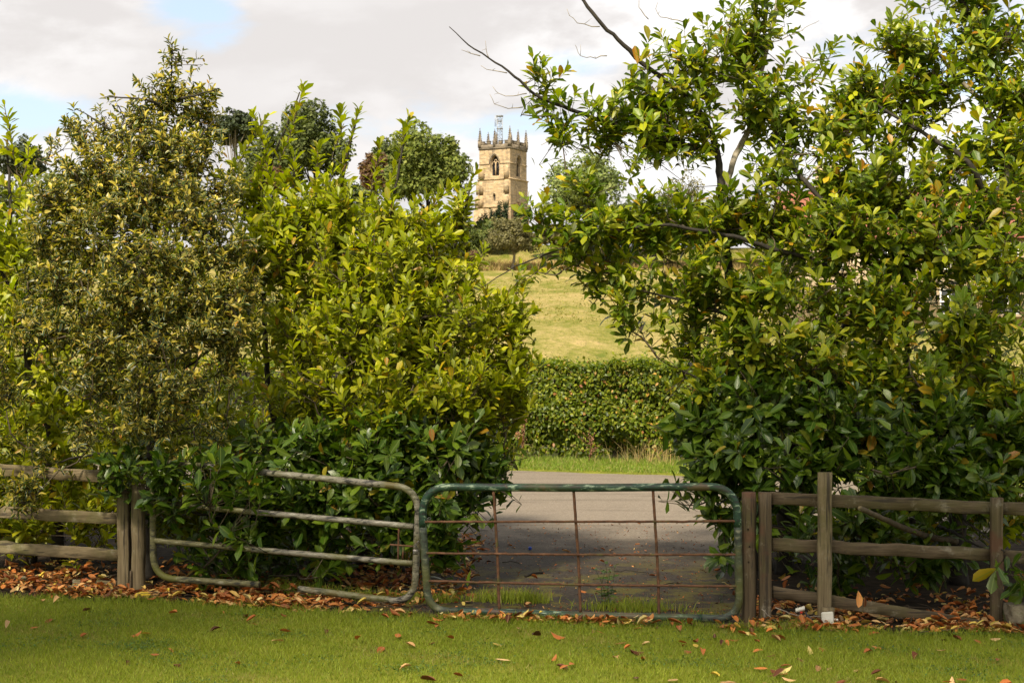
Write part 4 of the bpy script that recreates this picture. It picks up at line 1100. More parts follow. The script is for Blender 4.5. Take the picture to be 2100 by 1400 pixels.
M['field_tuft'] = leaf_mat('pasture_tuft', [(0.0, (0.36, 0.27, 0.10)), (0.45, (0.27, 0.235, 0.055)), (0.7, (0.17, 0.185, 0.022)), (1.0, (0.13, 0.165, 0.016))], rough=0.85, transl=0.25, spec=0.08)
n = 20000
vy = 33 + 170 * rng.random(n) ** 1.6
vx = vy * rng.uniform(-0.035, 0.16, n)
keep = (0.6 * np.sin(vx * 0.9 + np.sin(vy * 0.11 + vx * 0.4) * 2) + rng.normal(0, 0.8, n)) > 0
vx, vy = vx[keep], vy[keep]
n = len(vx)
blades('field_grass', vx, vy, ground_z(vx, vy) - 0.03, rng.uniform(0.04, 0.12, n), rng.uniform(0.04, 0.10, n) * (0.7 + vy / 150), M['field_tuft'], rng.random(n), 0.8, 'rough dry tufts of pasture grass on the sloping field', True)



# ------------------------------------------------------------------ wooden fences
def rail(px0, py0, px1, py1, Y0, Y1, h, mat, parent, name='rail', w=0.035):
    g = Geo()
    g.beam(P(px0, py0, Y0), P(px1, py1, Y1), w, h, 14, 0.005)
    return g.obj(name, M[mat], parent)


def post(px, top, Y, w, d, mat, parent, name='post', tilt=0.0, rz=0.0):
    g = Geo()
    b = G(px, Y)
    t = P(px, top, Y)
    g.beam((b.x, b.y, -0.15), (t.x + tilt, t.y, t.z), w, d, 9, 0.003, 0.008, up=(0, 1, 0))
    return g.obj(name, M[mat], parent)


FL = empty('wooden_fence', G(255, 13.8), 'three rail wooden fence, left of the round gate post', 'fence')
for (y0, y1) in ((962, 979), (1049, 1063), (1121, 1138)):
    rail(-160, y0 - (y1 - y0) * 0.6, 243, y1, 14.05, 13.83, 0.112, 'rail', FL)
post(255, 1003, 13.78, 0.112, 0.10, 'post', FL)
post(268, 1005, 13.90, 0.06, 0.09, 'post_dark', FL)
g = Geo()
g.beam(P(150, 1197, 14.05), P(245, 1202, 13.98), 0.03, 0.10, 5)
g.obj('gravel_board', M['rail'], FL)


def round_post(name, px, top, Y, r, mat, label, split=False):
    b = G(px, Y)
    o = empty(name, b, label, 'post')
    t = P(px, top, Y)
    path = smooth_path([(b.x, b.y, -0.2), (b.x, b.y, t.z * 0.5), (t.x, t.y, t.z)], 0.1, 0.002)
    g = Geo()
    rad = np.full(len(path), r)
    rad[-1] *= 0.94
    g.tube(path, rad, 16, wob=0.018)
    g.obj('trunk_of_post', M[mat], o, True)
    return o


gp = round_post('gate_post', 284, 992, 13.68, 0.066, 'post', 'round weathered gate post at the hinge end of the grey gate')
g = Geo()
c = G(268, 13.62)
g.beam((c.x, c.y, 0.0), (c.x, c.y, 0.24), 0.02, 0.03, 4)
g.obj('splinter', M['post_dark'], gp)
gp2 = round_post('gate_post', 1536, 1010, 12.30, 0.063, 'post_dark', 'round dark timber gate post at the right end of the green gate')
g = Geo()
for px, py in ((1535, 1152), (1537, 1120), (1534, 1085)):
    g.tube([P(px, py, 12.233), P(px, py, 12.245)], [0.008, 0.008], 8)
g.obj('bolt_hole', M['soil'], gp2)

FR = empty('wooden_fence', G(1690, 12.2), 'three rail wooden fence with sagging bottom rail, right of the green gate', 'fence')
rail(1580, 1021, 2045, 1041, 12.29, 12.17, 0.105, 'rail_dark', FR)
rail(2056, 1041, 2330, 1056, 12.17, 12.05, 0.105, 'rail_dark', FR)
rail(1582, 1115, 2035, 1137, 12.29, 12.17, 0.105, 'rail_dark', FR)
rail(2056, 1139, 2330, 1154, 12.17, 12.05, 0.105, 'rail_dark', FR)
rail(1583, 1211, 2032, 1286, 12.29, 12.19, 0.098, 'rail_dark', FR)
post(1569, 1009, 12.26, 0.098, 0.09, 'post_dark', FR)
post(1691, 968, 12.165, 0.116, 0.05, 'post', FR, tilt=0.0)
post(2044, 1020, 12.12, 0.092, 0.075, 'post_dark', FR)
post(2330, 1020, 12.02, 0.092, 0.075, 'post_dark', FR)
g = Geo()
g.beam(P(1580, 1283, 12.2), P(1660, 1290, 12.16), 0.04, 0.07, 4)
g.obj('gravel_board', M['rail'], FR)


# ------------------------------------------------------------------ gates
def rounded(pts, r, n=9):
    """open 3-D polyline with its inner corners rounded"""
    pts = [np.array(tuple(p), float) for p in pts]
    out = [pts[0]]
    for a, b, c in zip(pts[:-2], pts[1:-1], pts[2:]):
        u, v = unit(a - b), unit(c - b)
        p, q = b + u * r, b + v * r
        for t in np.linspace(0, 1, n):
            # circular-ish blend
            out.append((1 - t) ** 2 * p + 2 * t * (1 - t) * (b * 0.92 + (p + q) * 0.04) + t * t * q)
    out.append(pts[-1])
    return np.array(out)


def dense(path, step=0.06):
    o = [path[0]]
    for a, b in zip(path[:-1], path[1:]):
        n = max(1, int(np.linalg.norm(b - a) / step))
        for k in range(1, n + 1):
            o.append(a + (b - a) * k / n)
    return np.array(o)


gl = empty('field_gate', G(585, 13.25), 'grey tubular metal gate with broken bottom rail, half lost in laurel', 'gate')
YL, YR = 13.55, 12.86
cTL, cTR, cBR, cBL = P(314, 945, YL), P(859, 1001, YR), P(850, 1236, YR), P(314, 1184, YL)


def onl(px, py):                    # a point in the gate's own plane
    t = (px - 314) / (859 - 314)
    return P(px, py, YL + (YR - YL) * t)


pth = dense(rounded([onl(613, 1207), cBR, cTR, onl(420, 956)], 0.21))
g = Geo()
g.tube(pth, 0.031, 12, wob=0.008)
g.obj('frame', M['grey_paint'], gl, True)
pth = dense(rounded([onl(420, 956), cTL, cBL, onl(532, 1198)], 0.21))
g = Geo()
g.tube(pth, 0.031, 12, wob=0.008)
g.obj('hinge_stile', M['grey_paint_mossy'], gl, True)
for a, b in (((316, 1031), (848, 1079)), ((316, 1108), (846, 1155))):
    m1 = onl(*[(a[i] * 0.62 + b[i] * 0.38) for i in (0, 1)])
    g = Geo()
    g.tube(dense(np.array([tuple(onl(*a)), tuple(m1)])), 0.027, 10, wob=0.008)
    g.obj('rail', M['grey_paint_mossy'], gl, True)
    g = Geo()
    g.tube(dense(np.array([tuple(m1), tuple(onl(*b))])), 0.0272, 10, wob=0.008)
    g.obj('rail', M['grey_paint'], gl, True)
for a, b in (((818, 1078), (816, 1153)), ((800, 1116), (862, 1121)), ((827, 1121), (826, 1146))):
    g = Geo()
    g.tube(dense(np.array([tuple(onl(*a)), tuple(onl(*b))])), 0.009, 6)
    g.obj('rod', M['rust'], gl, True)

gr_ = empty('field_gate', G(1190, 12.6), 'green tubular metal gate with rusty rods across the drive', 'gate')
YA, YB = 12.64, 12.22


def onr(px, py):
    t = (px - 868) / (1515 - 868)
    return P(px, py, YA + (YB - YA) * t)


k0, k1, k2, k3 = onr(867, 998), onr(1510, 997), onr(1517, 1270), onr(879, 1254)
loop = dense(rounded([onr(867, 1080), k0, onr(1190, 1000), k1, onr(1513, 1080)], 0.22), 0.05)
g = Geo()
g.tube(loop, 0.0345, 14, wob=0.006)
g.obj('top_rail', M['green_paint'], gr_, True)
lo = dense(rounded([onr(1513, 1080), k2, onr(1440, 1267)], 0.19), 0.05)
g = Geo()
g.tube(lo, 0.034, 14, wob=0.006)
g.obj('side_rail', M['green_paint_mossy'], gr_, True)
lo = dense(rounded([onr(867, 1080), k3, onr(940, 1252)], 0.18), 0.05)
g = Geo()
g.tube(lo, 0.034, 14, wob=0.006)
g.obj('side_rail', M['green_paint_mossy'], gr_, True)
g = Geo()
g.tube(dense(np.array([tuple(onr(940, 1252)), tuple(onr(1200, 1262)), tuple(onr(1440, 1267))]), 0.05), 0.0335, 14, wob=0.006)
g.obj('bottom_rail', M['green_paint'], gr_, True)
for a, b in (((1012, 1002), (1024, 1253)), ((1176, 1003), (1191, 1258)), ((1339, 1002), (1352, 1263))):
    g = Geo()
    g.tube(smooth_path([onr(*a), onr((a[0] + b[0]) / 2 + 1.5, (a[1] + b[1]) / 2), onr(*b)], 0.05, 0.0012), 0.0125, 8)
    g.obj('upright_rod', M['rust'], gr_, True)
for a, b, sag in (((868, 1069), (1512, 1068), 0), ((868, 1133), (1513, 1136), 1.5), ((872, 1190), (1516, 1201), 2)):
    g = Geo()
    g.tube(smooth_path([onr(*a) + Vector((0, -0.016, 0)), onr((a[0] + b[0]) / 2, (a[1] + b[1]) / 2 + sag) + Vector((0, -0.018, 0)), onr(*b) + Vector((0, -0.016, 0))], 0.05, 0.0012), 0.0105, 8)
    g.obj('cross_rod', M['rust'], gr_, True)

# chain and padlock tying the two gates together
ch = empty('chain', P(862, 1100, 12.72), 'short steel chain looped between the two gates', 'chain')
lg = Geo()
a = np.linspace(0, 2 * math.pi, 13)[:-1]
ring = np.stack([0.016 * np.cos(a), 0 * a, 0.010 * np.sin(a)], 1)
ring = np.vstack([ring, ring[:1]])
lg.tube(ring, 0.0032, 5, cap=False)
lm = lg.mesh('link', M['steel'], True)
cp = smooth_path(PL([(880, 1063, 12.74), (872, 1068, 12.73), (873, 1085, 12.72), (866, 1100, 12.72), (857, 1112, 12.74), (852, 1119, 12.76), (858, 1128, 12.79)]), 0.022)
for i, p in enumerate(cp):
    d = Vector(cp[min(i + 1, len(cp) - 1)] - cp[max(i - 1, 0)]).normalized()
    o = link('link', lm, ch)
    q = d.to_track_quat('X', 'Z').to_matrix() @ Matrix.Rotation(R(90 * (i % 2) + 20), 3, 'X')
    o.matrix_basis = Matrix.Translation(Vector(p) - ch.location) @ q.to_4x4()
pk = empty('padlock', P(852, 1130, 12.76), 'small dull steel padlock hanging on the gate chain', 'padlock')
g = Geo()
c = P(852, 1126, 12.76)
g.beam((c.x, c.y, c.z - 0.045), (c.x, c.y, c.z), 0.046, 0.022, 3, 0.0005, 0.004, up=(0, 1, 0))
g.obj('body', M['steel'], pk)
g = Geo()
a = np.linspace(0, math.pi, 9)
g.tube(np.array([(c.x - 0.015, c.y, c.z - 0.002)] + [(c.x + 0.015 * -math.cos(t), c.y, c.z + 0.016 + 0.015 * math.sin(t)) for t in a] + [(c.x + 0.015, c.y, c.z - 0.002)]), 0.004, 6)
g.obj('shackle', M['steel'], pk, True)

# ------------------------------------------------------------------ small things by the fence
jb = empty('junction_box', P(1697, 1285, 12.05), 'small white square junction box low on the tall fence post', 'junction box')
g = Geo()
c = P(1698, 1262, 12.11)
g.beam((c.x, c.y, 0.0), (c.x, c.y, c.z + 0.07), 0.10, 0.035, 4, 0.002, 0.004, up=(0, 1, 0))
g.obj('stub', M['post'], jb)
bmx = bmesh.new()
bmesh.ops.create_cube(bmx, size=1)
bmesh.ops.scale(bmx, vec=(0.098, 0.03, 0.105), verts=bmx.verts)
bmesh.ops.bevel(bmx, geom=bmx.edges[:], offset=0.006, segments=2, affect='EDGES')
me = bpy.data.meshes.new('lid')
bmx.to_mesh(me)
bmx.free()
me.materials.append(M['white_plastic'])
o = link('lid', me, jb)
c = P(1697, 1267, 12.06)
o.location = c - jb.location
o.rotation_euler = (0, R(-4), 0)
g = Geo()
c2 = P(1711, 1270, 12.07)
g.tube([c2, c2 + Vector((0.03, 0, 0.0))], [0.011, 0.011], 8)
g.obj('cable_gland', M['white_plastic'], jb, True)

tb = empty('terminal_block', P(1643, 1290, 12.02), 'white terminal strip on two grey cables sticking up beside the fence', 'cable')
for off_ in (0, 1):
    p0 = P(1656 + 18 * off_, 1300, 12.0)
    p0.z = -0.02
    g = Geo()
    g.tube(smooth_path([p0, P(1648 + 17 * off_, 1272, 12.02), P(1642 + 13 * off_, 1260, 12.03), P(1640 + 12 * off_, 1254, 12.03)], 0.02), 0.0075, 8)
    g.obj('cable', M['cable'], tb, True)
for k in range(6):
    g = Geo()
    c = P(1633 + 3.1 * k, 1251 - 0.8 * k, 12.03)
    g.box(c, (0.011, 0.02, 0.026))
    g.tube([c + Vector((0, 0, 0.01)), c + Vector((0, 0, 0.021))], [0.005, 0.004], 6)
    g.obj('terminal', M['white_plastic'], tb)
g = Geo()
g.box(P(1643, 1255, 12.02), (0.02, 0.012, 0.012))
g.obj('wire', M['red_plastic'], tb)

# sawn limb poking over the right fence
g = Geo()
sp_ = smooth_path([P(1764, 1042, 12.0), P(1800, 1058, 12.15), P(1840, 1076, 12.35), P(1900, 1098, 12.7), P(1960, 1110, 13.3)], 0.05, 0.002)
g.tube(sp_, np.linspace(0.022, 0.030, len(sp_)), 10, wob=0.03)
bs = empty('sawn_branch', P(1764, 1042, 12.0), 'sawn off brown branch poking out between the right fence rails', 'branch')
g.obj('bark', M['twig'], bs, True)
g = Geo()
g.tube([P(1763.4, 1041.7, 11.995), P(1764.2, 1042.1, 12.003)], [0.0205, 0.0215], 10)
g.obj('cut_end', M['rail'], bs)

# dry sticks and runners on the ground
stk = [[(1565, 1310, 1), (1566, 1270, 0), (1570, 1250, 0)], [(1562, 1248, 0), (1580, 1265, 0), (1598, 1278, 0)], [(1590, 1245, 0), (1640, 1262, 0), (1700, 1262, 0)]]
for k, s in enumerate(stk):
    pts = smooth_path([P(a, b, 12.1) for a, b, _ in s], 0.03, 0.003)
    g = Geo()
    g.tube(pts, np.linspace(0.005, 0.0035, len(pts)), 5)
    o = g.obj('dry_stick', M['bark_pale'], None, True)
    tag(o, ['thin pale stick standing against the round gate post', 'thin pale stick leaning on the first right fence post', 'long thin runner trailing under the right fence'][k], 'stick')
for k, (a, b) in enumerate((((1077, 1187), (1114, 1179)), ((1360, 1205), (1395, 1202)), ((1030, 1158), (1065, 1160)), ((1260, 1177), (1330, 1181)), ((1175, 1142), (1240, 1146)), ((960, 1100), (1000, 1092)))):
    p0, p1 = GP(*a), GP(*b)
    p0.z = p1.z = 0.03
    mid = (p0 + p1) / 2 + Vector((0, 0.02, 0.012))
    g = Geo()
    pts = smooth_path([p0, mid, p1], 0.03, 0.003)
    g.tube(pts, np.linspace(0.010, 0.007, len(pts)) * (1.3 if k == 0 else 0.55), 6)
    o = g.obj('fallen_stick', M['bark'], None, True)
    tag(o, ['short thick black stick lying on the drive behind the middle rods', 'thin dark stick by the rightmost rod of the green gate', 'thin dark stick on the drive beside the leftmost rod', 'long thin twig on the drive behind the sapling', 'thin twig on the drive between the middle and right rods', 'thin twig on the drive edge under the left laurel'][k], 'stick')
c = GP(1087, 1131)
bc = empty('bottle_cap', (c.x, c.y, 0.02), 'tiny bright blue bottle cap lying on the drive', 'cap')
g = Geo()
a = np.linspace(0, 6.283, 15)
g.tube([(c.x, c.y, 0.025), (c.x, c.y, 0.052), (c.x, c.y, 0.058)], [0.019, 0.019, 0.015], 14)
g.obj('cap_shell', M['blue_plastic'], bc)
g = Geo()
g.tube([(c.x, c.y, 0.030), (c.x, c.y, 0.034)], [0.0202, 0.0202], 14)
g.obj('rim', M['blue_plastic'], bc)

# stone block at the right edge
sb_ = bmesh.new()
bmesh.ops.create_cube(sb_, size=1)
bmesh.ops.subdivide_edges(sb_, edges=sb_.edges[:], cuts=5, use_grid_fill=True)
for v in sb_.verts:
    l = v.co.length
    v.co = v.co * (1 - 0.16 * max(0, l - 0.62)) + Vector(rng.normal(0, 0.018, 3))
bmesh.ops.scale(sb_, vec=(0.30, 0.22, 0.24), verts=sb_.verts)
me = bpy.data.meshes.new('stone_block')
sb_.to_mesh(me)
sb_.free()
me.materials.append(M['stone_block'])
o = link('stone_block', me)
o.location = G(2098, 12.0) + Vector((0.02, 0, 0.10))
tag(o, 'rough mossy stone block at the right edge beside the last fence post', 'stone')
for k, (px, py, sx) in enumerate(((45, 1192, 0.2), (165, 1210, 0.30))):
    bmx = bmesh.new()
    bmesh.ops.create_icosphere(bmx, subdivisions=3, radius=0.5)
    for v in bmx.verts:
        v.co += Vector(rng.normal(0, 0.02, 3))
    bmesh.ops.scale(bmx, vec=(sx, 0.14, 0.09), verts=bmx.verts)
    me = bpy.data.meshes.new('flat_stone')
    bmx.to_mesh(me)
    bmx.free()
    me.materials.append(M['stone_block'])
    o = link('flat_stone', me)
    c = GP(px, py + 4)
    o.location = (c.x, c.y, 0.03)
    tag(o, ['flat grey stone in the leaf litter at the far left', 'flat stone half buried in litter below the left fence'][k], 'stone')

# ------------------------------------------------------------------ weeds
WEED_T = [leaf_template(0.62, 0.25, 0.25, 0, ((0, 0.04), (0.3, 1.0), (0.65, 0.7), (1.0, 0.0))), leaf_template(0.58, 0.4, 0.1, 0.1, ((0, 0.04), (0.3, 1.0), (0.65, 0.7), (1.0, 0.0)))]


def weed(name, label, base, height, stems, leaf, mat, spread=0.15, pairs=6, group=None, r=0.0028):
    o = empty(name, base, label, 'plant', group)
    tms = template_meshes('leaf', WEED_T, M[mat])
    for v in tms:                    # stuff colour comes from the leaf attribute
        pass
    b = np.array(tuple(base))
    for s in range(stems):
        d = np.array([rng.normal(0, spread), rng.normal(0, spread), 1.0])
        h = height * rng.uniform(0.6, 1.05)
        path = smooth_path([b + rng.normal(0, 0.015, 3) * (1, 1, 0), b + d * h * 0.5 + rng.normal(0, 0.01, 3), b + d * h + rng.normal(0, 0.02, 3)], 0.03)
        g = Geo()
        g.tube(path, np.linspace(r, r * 0.5, len(path)), 4)
        g.obj('stem', M['weed'], o, True)
        for k in range(pairs):
            t = (k + 1) / pairs
            p = path[int(t * (len(path) - 1))]
            for sgn in (-1, 1):
                az = k * 1.57 + sgn * 1.57 + rng.normal(0, 0.3)
                D = np.array([math.cos(az), math.sin(az), rng.uniform(-0.1, 0.5)])
                N = np.array([0, 0, 1.0]) + rng.normal(0, 0.3, 3)
                place_leaf('leaf', tms[k % 2], p, D, N, leaf * (1.1 - 0.5 * t) * rng.uniform(0.8, 1.2), o, b)
    return o


M['weed_one'] = leaf_mat('weed_leaf_single', [(0.0, (0.06, 0.13, 0.015)), (1.0, (0.13, 0.21, 0.03))], rough=0.5, transl=0.35, use_obj=True)
M['nettle_one'] = leaf_mat('nettle_leaf_single', [(0.0, (0.06, 0.12, 0.02)), (1.0, (0.13, 0.19, 0.04))], rough=0.55, transl=0.3, use_obj=True)
weed('sapling', 'small pale green sapling growing on the drive behind the green gate', GP(1245, 1248), 0.40, 6, 0.085, 'weed_one', 0.25, 5)
weed('weed', 'upright leafy weed climbing through the gap in the grey gate', GP(550, 1216), 0.62, 2, 0.085, 'nettle_one', 0.08, 7)
weed('weed', 'low nettle clump at the foot of the grey gate beside the tall weed', GP(487, 1218), 0.17, 3, 0.06, 'nettle_one', 0.25, 3)
weed('weed', 'feathery low weed under the broken end of the grey gate', GP(700, 1232), 0.16, 5, 0.045, 'weed_one', 0.35, 5)
weed('weed', 'small leafy weed in the dark under the grey gate middle', GP(668, 1195), 0.22, 3, 0.06, 'nettle_one', 0.2, 4)
weed('weed', 'tiny seedling on the drive below the rightmost rod', GP(1360, 1268), 0.07, 2, 0.03, 'weed_one', 0.3, 2)
weed('weed', 'tiny seedling between the drive and the right gate post', GP(1480, 1240), 0.09, 2, 0.03, 'weed_one', 0.3, 2)


def dock(label, px, py, h, n):
    b = P(px, py, float(far_edge((px - 1050) / FPX * 28)) + 1.9)
    b.z = 0.04
    o = empty('dead_dock', b, label, 'plant')
    g = Geo()
    bb = np.array(tuple(b))
    stemp = smooth_path([bb, bb + (0.05, 0, h * 0.5), bb + (0.02, 0, h)], 0.05, 0.01)
    g.tube(stemp, np.linspace(0.010, 0.005, len(stemp)), 5)
    ends = []
    for k in range(12):
        a = stemp[rng.integers(len(stemp) // 4, len(stemp))]
        e = a + np.array([rng.normal(0, 0.11), rng.normal(0, 0.08), rng.uniform(0.08, 0.3)])
        g.tube([a, (a + e) / 2, e], [0.005, 0.004, 0.003], 3)
        ends.append((a, e))
    ends.append((stemp[0], stemp[-1]))
    g.obj('stem', M['dock'], o, True)
    i = rng.integers(0, len(ends), n)
    t = rng.random(n)[:, None]
    aa, ee = np.array([e[0] for e in ends]), np.array([e[1] for e in ends])
    pos = aa[i] * (1 - t) + ee[i] * t + rng.normal(0, 0.012, (n, 3))
    me = leaves_mesh('seeds', pos, rng.normal(size=(n, 3)), rng.normal(size=(n, 3)), rng.uniform(0.015, 0.035, n), HED_T, rng.random(n), M['dock'], rng.integers(0, 2, n), bb)
    link('seeds', me, o, kind='stuff')


dock('tall dead brown dock stalk in front of the hedge, left', 1070, 945, 0.95, 900)
dock('shorter faded dock stalk in front of the hedge, middle', 1207, 945, 0.5, 220)

# ------------------------------------------------------------------ fallen leaves
DCOL = ['dark brown', 'russet orange', 'pale tan', 'yellow']
dead_ms = template_meshes('fallen_leaf', DEAD_T, M['dead_one'])
dead_col = {c: template_meshes('fallen_leaf', DEAD_T, M[c]) for c in DCOL}


def loose_leaf(pos, D, N, L, var, place, group):
    """one fallen leaf, named after its colour and whereabouts"""
    c = DCOL[rng.choice(4, p=[0.22, 0.48, 0.20, 0.10])]
    size = 'large' if L > 0.105 else 'small' if L < 0.08 else 'mid-sized'
    o = place_leaf('fallen_leaf', dead_col[c][var], pos, D, N, L, None, (0, 0, 0))
    return tag(o, '%s %s curled fallen leaf %s' % (size, c, place), 'leaf', group)


def front_of(x):
    return 'the left fence' if x < -2.4 else 'the grey gate' if x < -0.8 else 'the green gate' if x < 2.0 else 'the right fence'



def flat_dirs(n, tilt=0.22):
    a = rng.random(n) * 6.283
    D = np.stack([np.cos(a), np.sin(a), rng.normal(0, tilt, n)], 1)
    N = np.stack([rng.normal(0, tilt, n), rng.normal(0, tilt, n), np.where(rng.random(n) < 0.75, 1.0, -1.0)], 1)
    return unit(D), N


n = 170
fx = np.concatenate([rng.uniform(-4.6, 4.6, 80), rng.uniform(-0.8, 4.9, 65), rng.normal(2.0, 0.5, 25)])
fy = np.empty(n)
fy[:145] = 9.3 + (lawn_edge(fx[:145]) - 9.3) * rng.random(145) ** 0.62
fy[145:] = rng.normal(10.1, 0.28, 25)
fy = np.minimum(fy, lawn_edge(fx) - 0.02)
D, N = flat_dirs(n, 0.14)
for i in range(n):
    near = 'on near lawn before ' if fy[i] < 10.3 else 'mid lawn before ' if fy[i] < 11.3 else 'on far lawn before '
    loose_leaf(np.array([fx[i], fy[i], 0.034 + 0.012 * rng.random()]), D[i], N[i], rng.uniform(0.07, 0.135), rng.integers(0, 5), near + front_of(fx[i]), 'fallen leaves scattered on the lawn')
yl = GP(291, 1231)
M['yellow_leaf'] = leaf_mat('yellow_leaf', [(0.0, (0.62, 0.42, 0.015)), (1.0, (0.66, 0.46, 0.02))], rough=0.45, transl=0.15, spec=0.3, jitter=0.02)
ylm = template_meshes('fallen_leaf', [leaf_template(0.5, 0.15, 0.1, 0, ((0, 0.04), (0.15, 0.8), (0.5, 1.0), (0.85, 0.85), (1.0, 0.0)))], M['yellow_leaf'])[0]
tag(place_leaf('fallen_leaf', ylm, np.array([yl.x - 0.07, yl.y - 0.02, 0.045]), np.array([1, 0.1, 0.12]), np.array([0, -0.75, 0.7]), 0.15, None, (0, 0, 0)), 'large flat yellow fallen leaf at the foot of the round left gate post', 'leaf')
n = 12000
seg = rng.random(n)
lx = np.where(seg < 0.42, rng.uniform(-6.2, -1.0, n), np.where(seg < 0.75, rng.uniform(2.05, 6.2, n), np.where(seg < 0.88, rng.normal(-1.0, 0.45, n), rng.uniform(-1.0, 2.2, n))))
ly = fence_y(lx) + np.where(seg < 0.75, rng.gamma(1.6, 0.42, n) - 0.42, np.where(seg < 0.88, rng.uniform(0.2, 5.0, n), rng.normal(-0.36, 0.08, n)))
ly = np.maximum(ly, lawn_edge(lx) - np.abs(rng.normal(0, 0.10, n)))
drv = (lx > -0.35) & (lx < 2.0) & (ly > fence_y(lx) + 0.12) & (rng.random(n) > 0.03)
keepm = ~drv
lx, ly, seg = lx[keepm], ly[keepm], seg[keepm]
thin = (seg >= 0.88) & (rng.random(len(lx)) > 0.28)
lx, ly = lx[~thin], ly[~thin]
pat = np.sin(lx * 2.7 + 1.3 * np.sin(ly * 2.1)) * np.sin(ly * 3.7 + lx * 1.1) + 0.5 * np.sin(lx * 7.3 - ly * 4.1)
bare = (pat < -0.15) & (rng.random(len(lx)) < 0.8)
lx, ly = lx[~bare], ly[~bare]
n = len(lx)
lz = 0.026 + np.abs(rng.normal(0, 0.022, n))
D, N = flat_dirs(n, 0.30)
L = rng.uniform(0.035, 0.125, n)
var = rng.integers(0, 5, n)
pos = np.stack([lx, ly, lz], 1)
sel = visible_pick(pos, L, 105, cell=10)
km = np.ones(n, bool)
km[sel] = False
k = np.where(km)[0]
o = link('leaf_litter', leaves_mesh('leaf_litter', pos[k], D[k], N[k], L[k], DEAD_T, rng.random(len(k)) ** 0.75, M['dead'], var[k]), kind='stuff')
tag(o, 'thick russet leaf litter under the shrubs and along the fence feet', 'leaf litter')
for i in sel:
    loose_leaf(pos[i], D[i], N[i], L[i], var[i], 'in the litter at the foot of ' + front_of(lx[i]), 'fallen leaves in the litter band')
# dead twigs mixed into the litter
g = Geo()
for q in range(150):
    x = rng.uniform(-5.0, -1.0) if q % 2 else rng.uniform(2.1, 5.0)
    y = float(fence_y(x)) + rng.normal(0.15, 0.3)
    a_ = rng.random() * 6.28
    ln = rng.uniform(0.08, 0.35)
    p0 = np.array([x, y, 0.05 + 0.03 * rng.random()])
    p1_ = p0 + np.array([math.cos(a_) * ln, math.sin(a_) * ln * 0.6, rng.normal(0, 0.02)])
    g.tube([p0, (p0 + p1_) / 2 + rng.normal(0, 0.012, 3), p1_], [0.004, 0.0035, 0.002], 4)
o = g.obj('twig_litter', M['twig'], None, True, kind='stuff')
tag(o, 'thin dead twigs mixed into the leaf litter along the fences', 'twigs')
n = 2600
cx_ = rng.uniform(-1.2, 2.3, n)
cy_ = 12.5 + 6.5 * rng.random(n) ** 1.6
D, N = flat_dirs(n, 0.4)
o = link('drive_debris', leaves_mesh('drive_debris', np.stack([cx_, cy_, np.full(n, 0.026)], 1), D, N, rng.uniform(0.008, 0.035, n), DEAD_T, rng.random(n) ** 3 * 0.9, M['dead'], rng.integers(0, 5, n)), kind='stuff')
tag(o, 'crumbs of leaf and twig strewn over the dark drive', 'debris')
n = 24
lx = rng.uniform(-0.5, 2.1, n)
ly = rng.uniform(12.9, 17.5, n)
D, N = flat_dirs(n, 0.3)
for i in range(n):
    far_ = 'far up the drive' if ly[i] > 15.2 else 'on the dark drive close behind the green gate'
    loose_leaf(np.array([lx[i], ly[i], 0.034]), D[i], N[i], rng.uniform(0.05, 0.10), rng.integers(0, 5), far_, 'fallen leaves on the drive')
for k, (px, py, ln, dd) in enumerate(((1760, 1210, 0.14, (-0.1, 0, -1)), (1772, 1222, 0.10, (0.15, 0, -1)))):
    o = place_leaf('dead_leaf', dead_ms[k], np.array(tuple(P(px, py, 12.05))), np.array(dd, float), np.array([0.3, -1, 0.1]), ln, None, (0, 0, 0))
    tag(o, ['russet dead leaf hanging in front of the sagging bottom rail', 'narrow curled dead leaf hanging right of the russet one'][k], 'leaf')


# clover and daisy-leaf patches in the turf
n = 9000
cen_ = np.stack([rng.uniform(-4.6, 4.6, 60), rng.uniform(9.6, 13.0, 60)], 1)
kk = rng.integers(0, 60, n)
wx = cen_[kk, 0] + rng.normal(0, 0.16, n)
wy = np.minimum(cen_[kk, 1] + rng.normal(0, 0.10, n), lawn_edge(wx) - 0.02)
D, N = flat_dirs(n, 0.35)
o = link('lawn_clover', leaves_mesh('lawn_clover', np.stack([wx, wy, 0.022 + 0.018 * rng.random(n)], 1), D, N, rng.uniform(0.012, 0.026, n), HED_T, rng.random(n), M['weed'], rng.integers(0, 2, n)), kind='stuff')
tag(o, 'low clover patches growing in the lawn', 'clover')

# ------------------------------------------------------------------ distant trees
def card(w, bend):
    return np.array([(0, 0, 0), (w / 2, 0.5, bend), (0, 1, 0), (-w / 2, 0.45, -bend * 0.6)], float), np.array([[0, 1, 2], [0, 2, 3]]), np.array([(0.0, 0), (0.6, 0.5), (0, 1), (-0.6, 0.5)])


CARD = [card(0.8, 0.12), card(0.9, -0.15)]


def tree_mat(name, dark, mid, light, transl=0.25):
    return leaf_mat(name, [(0.0, dark), (0.5, mid), (1.0, light)], rough=0.6, transl=transl, spec=0.2, jitter=0.3)


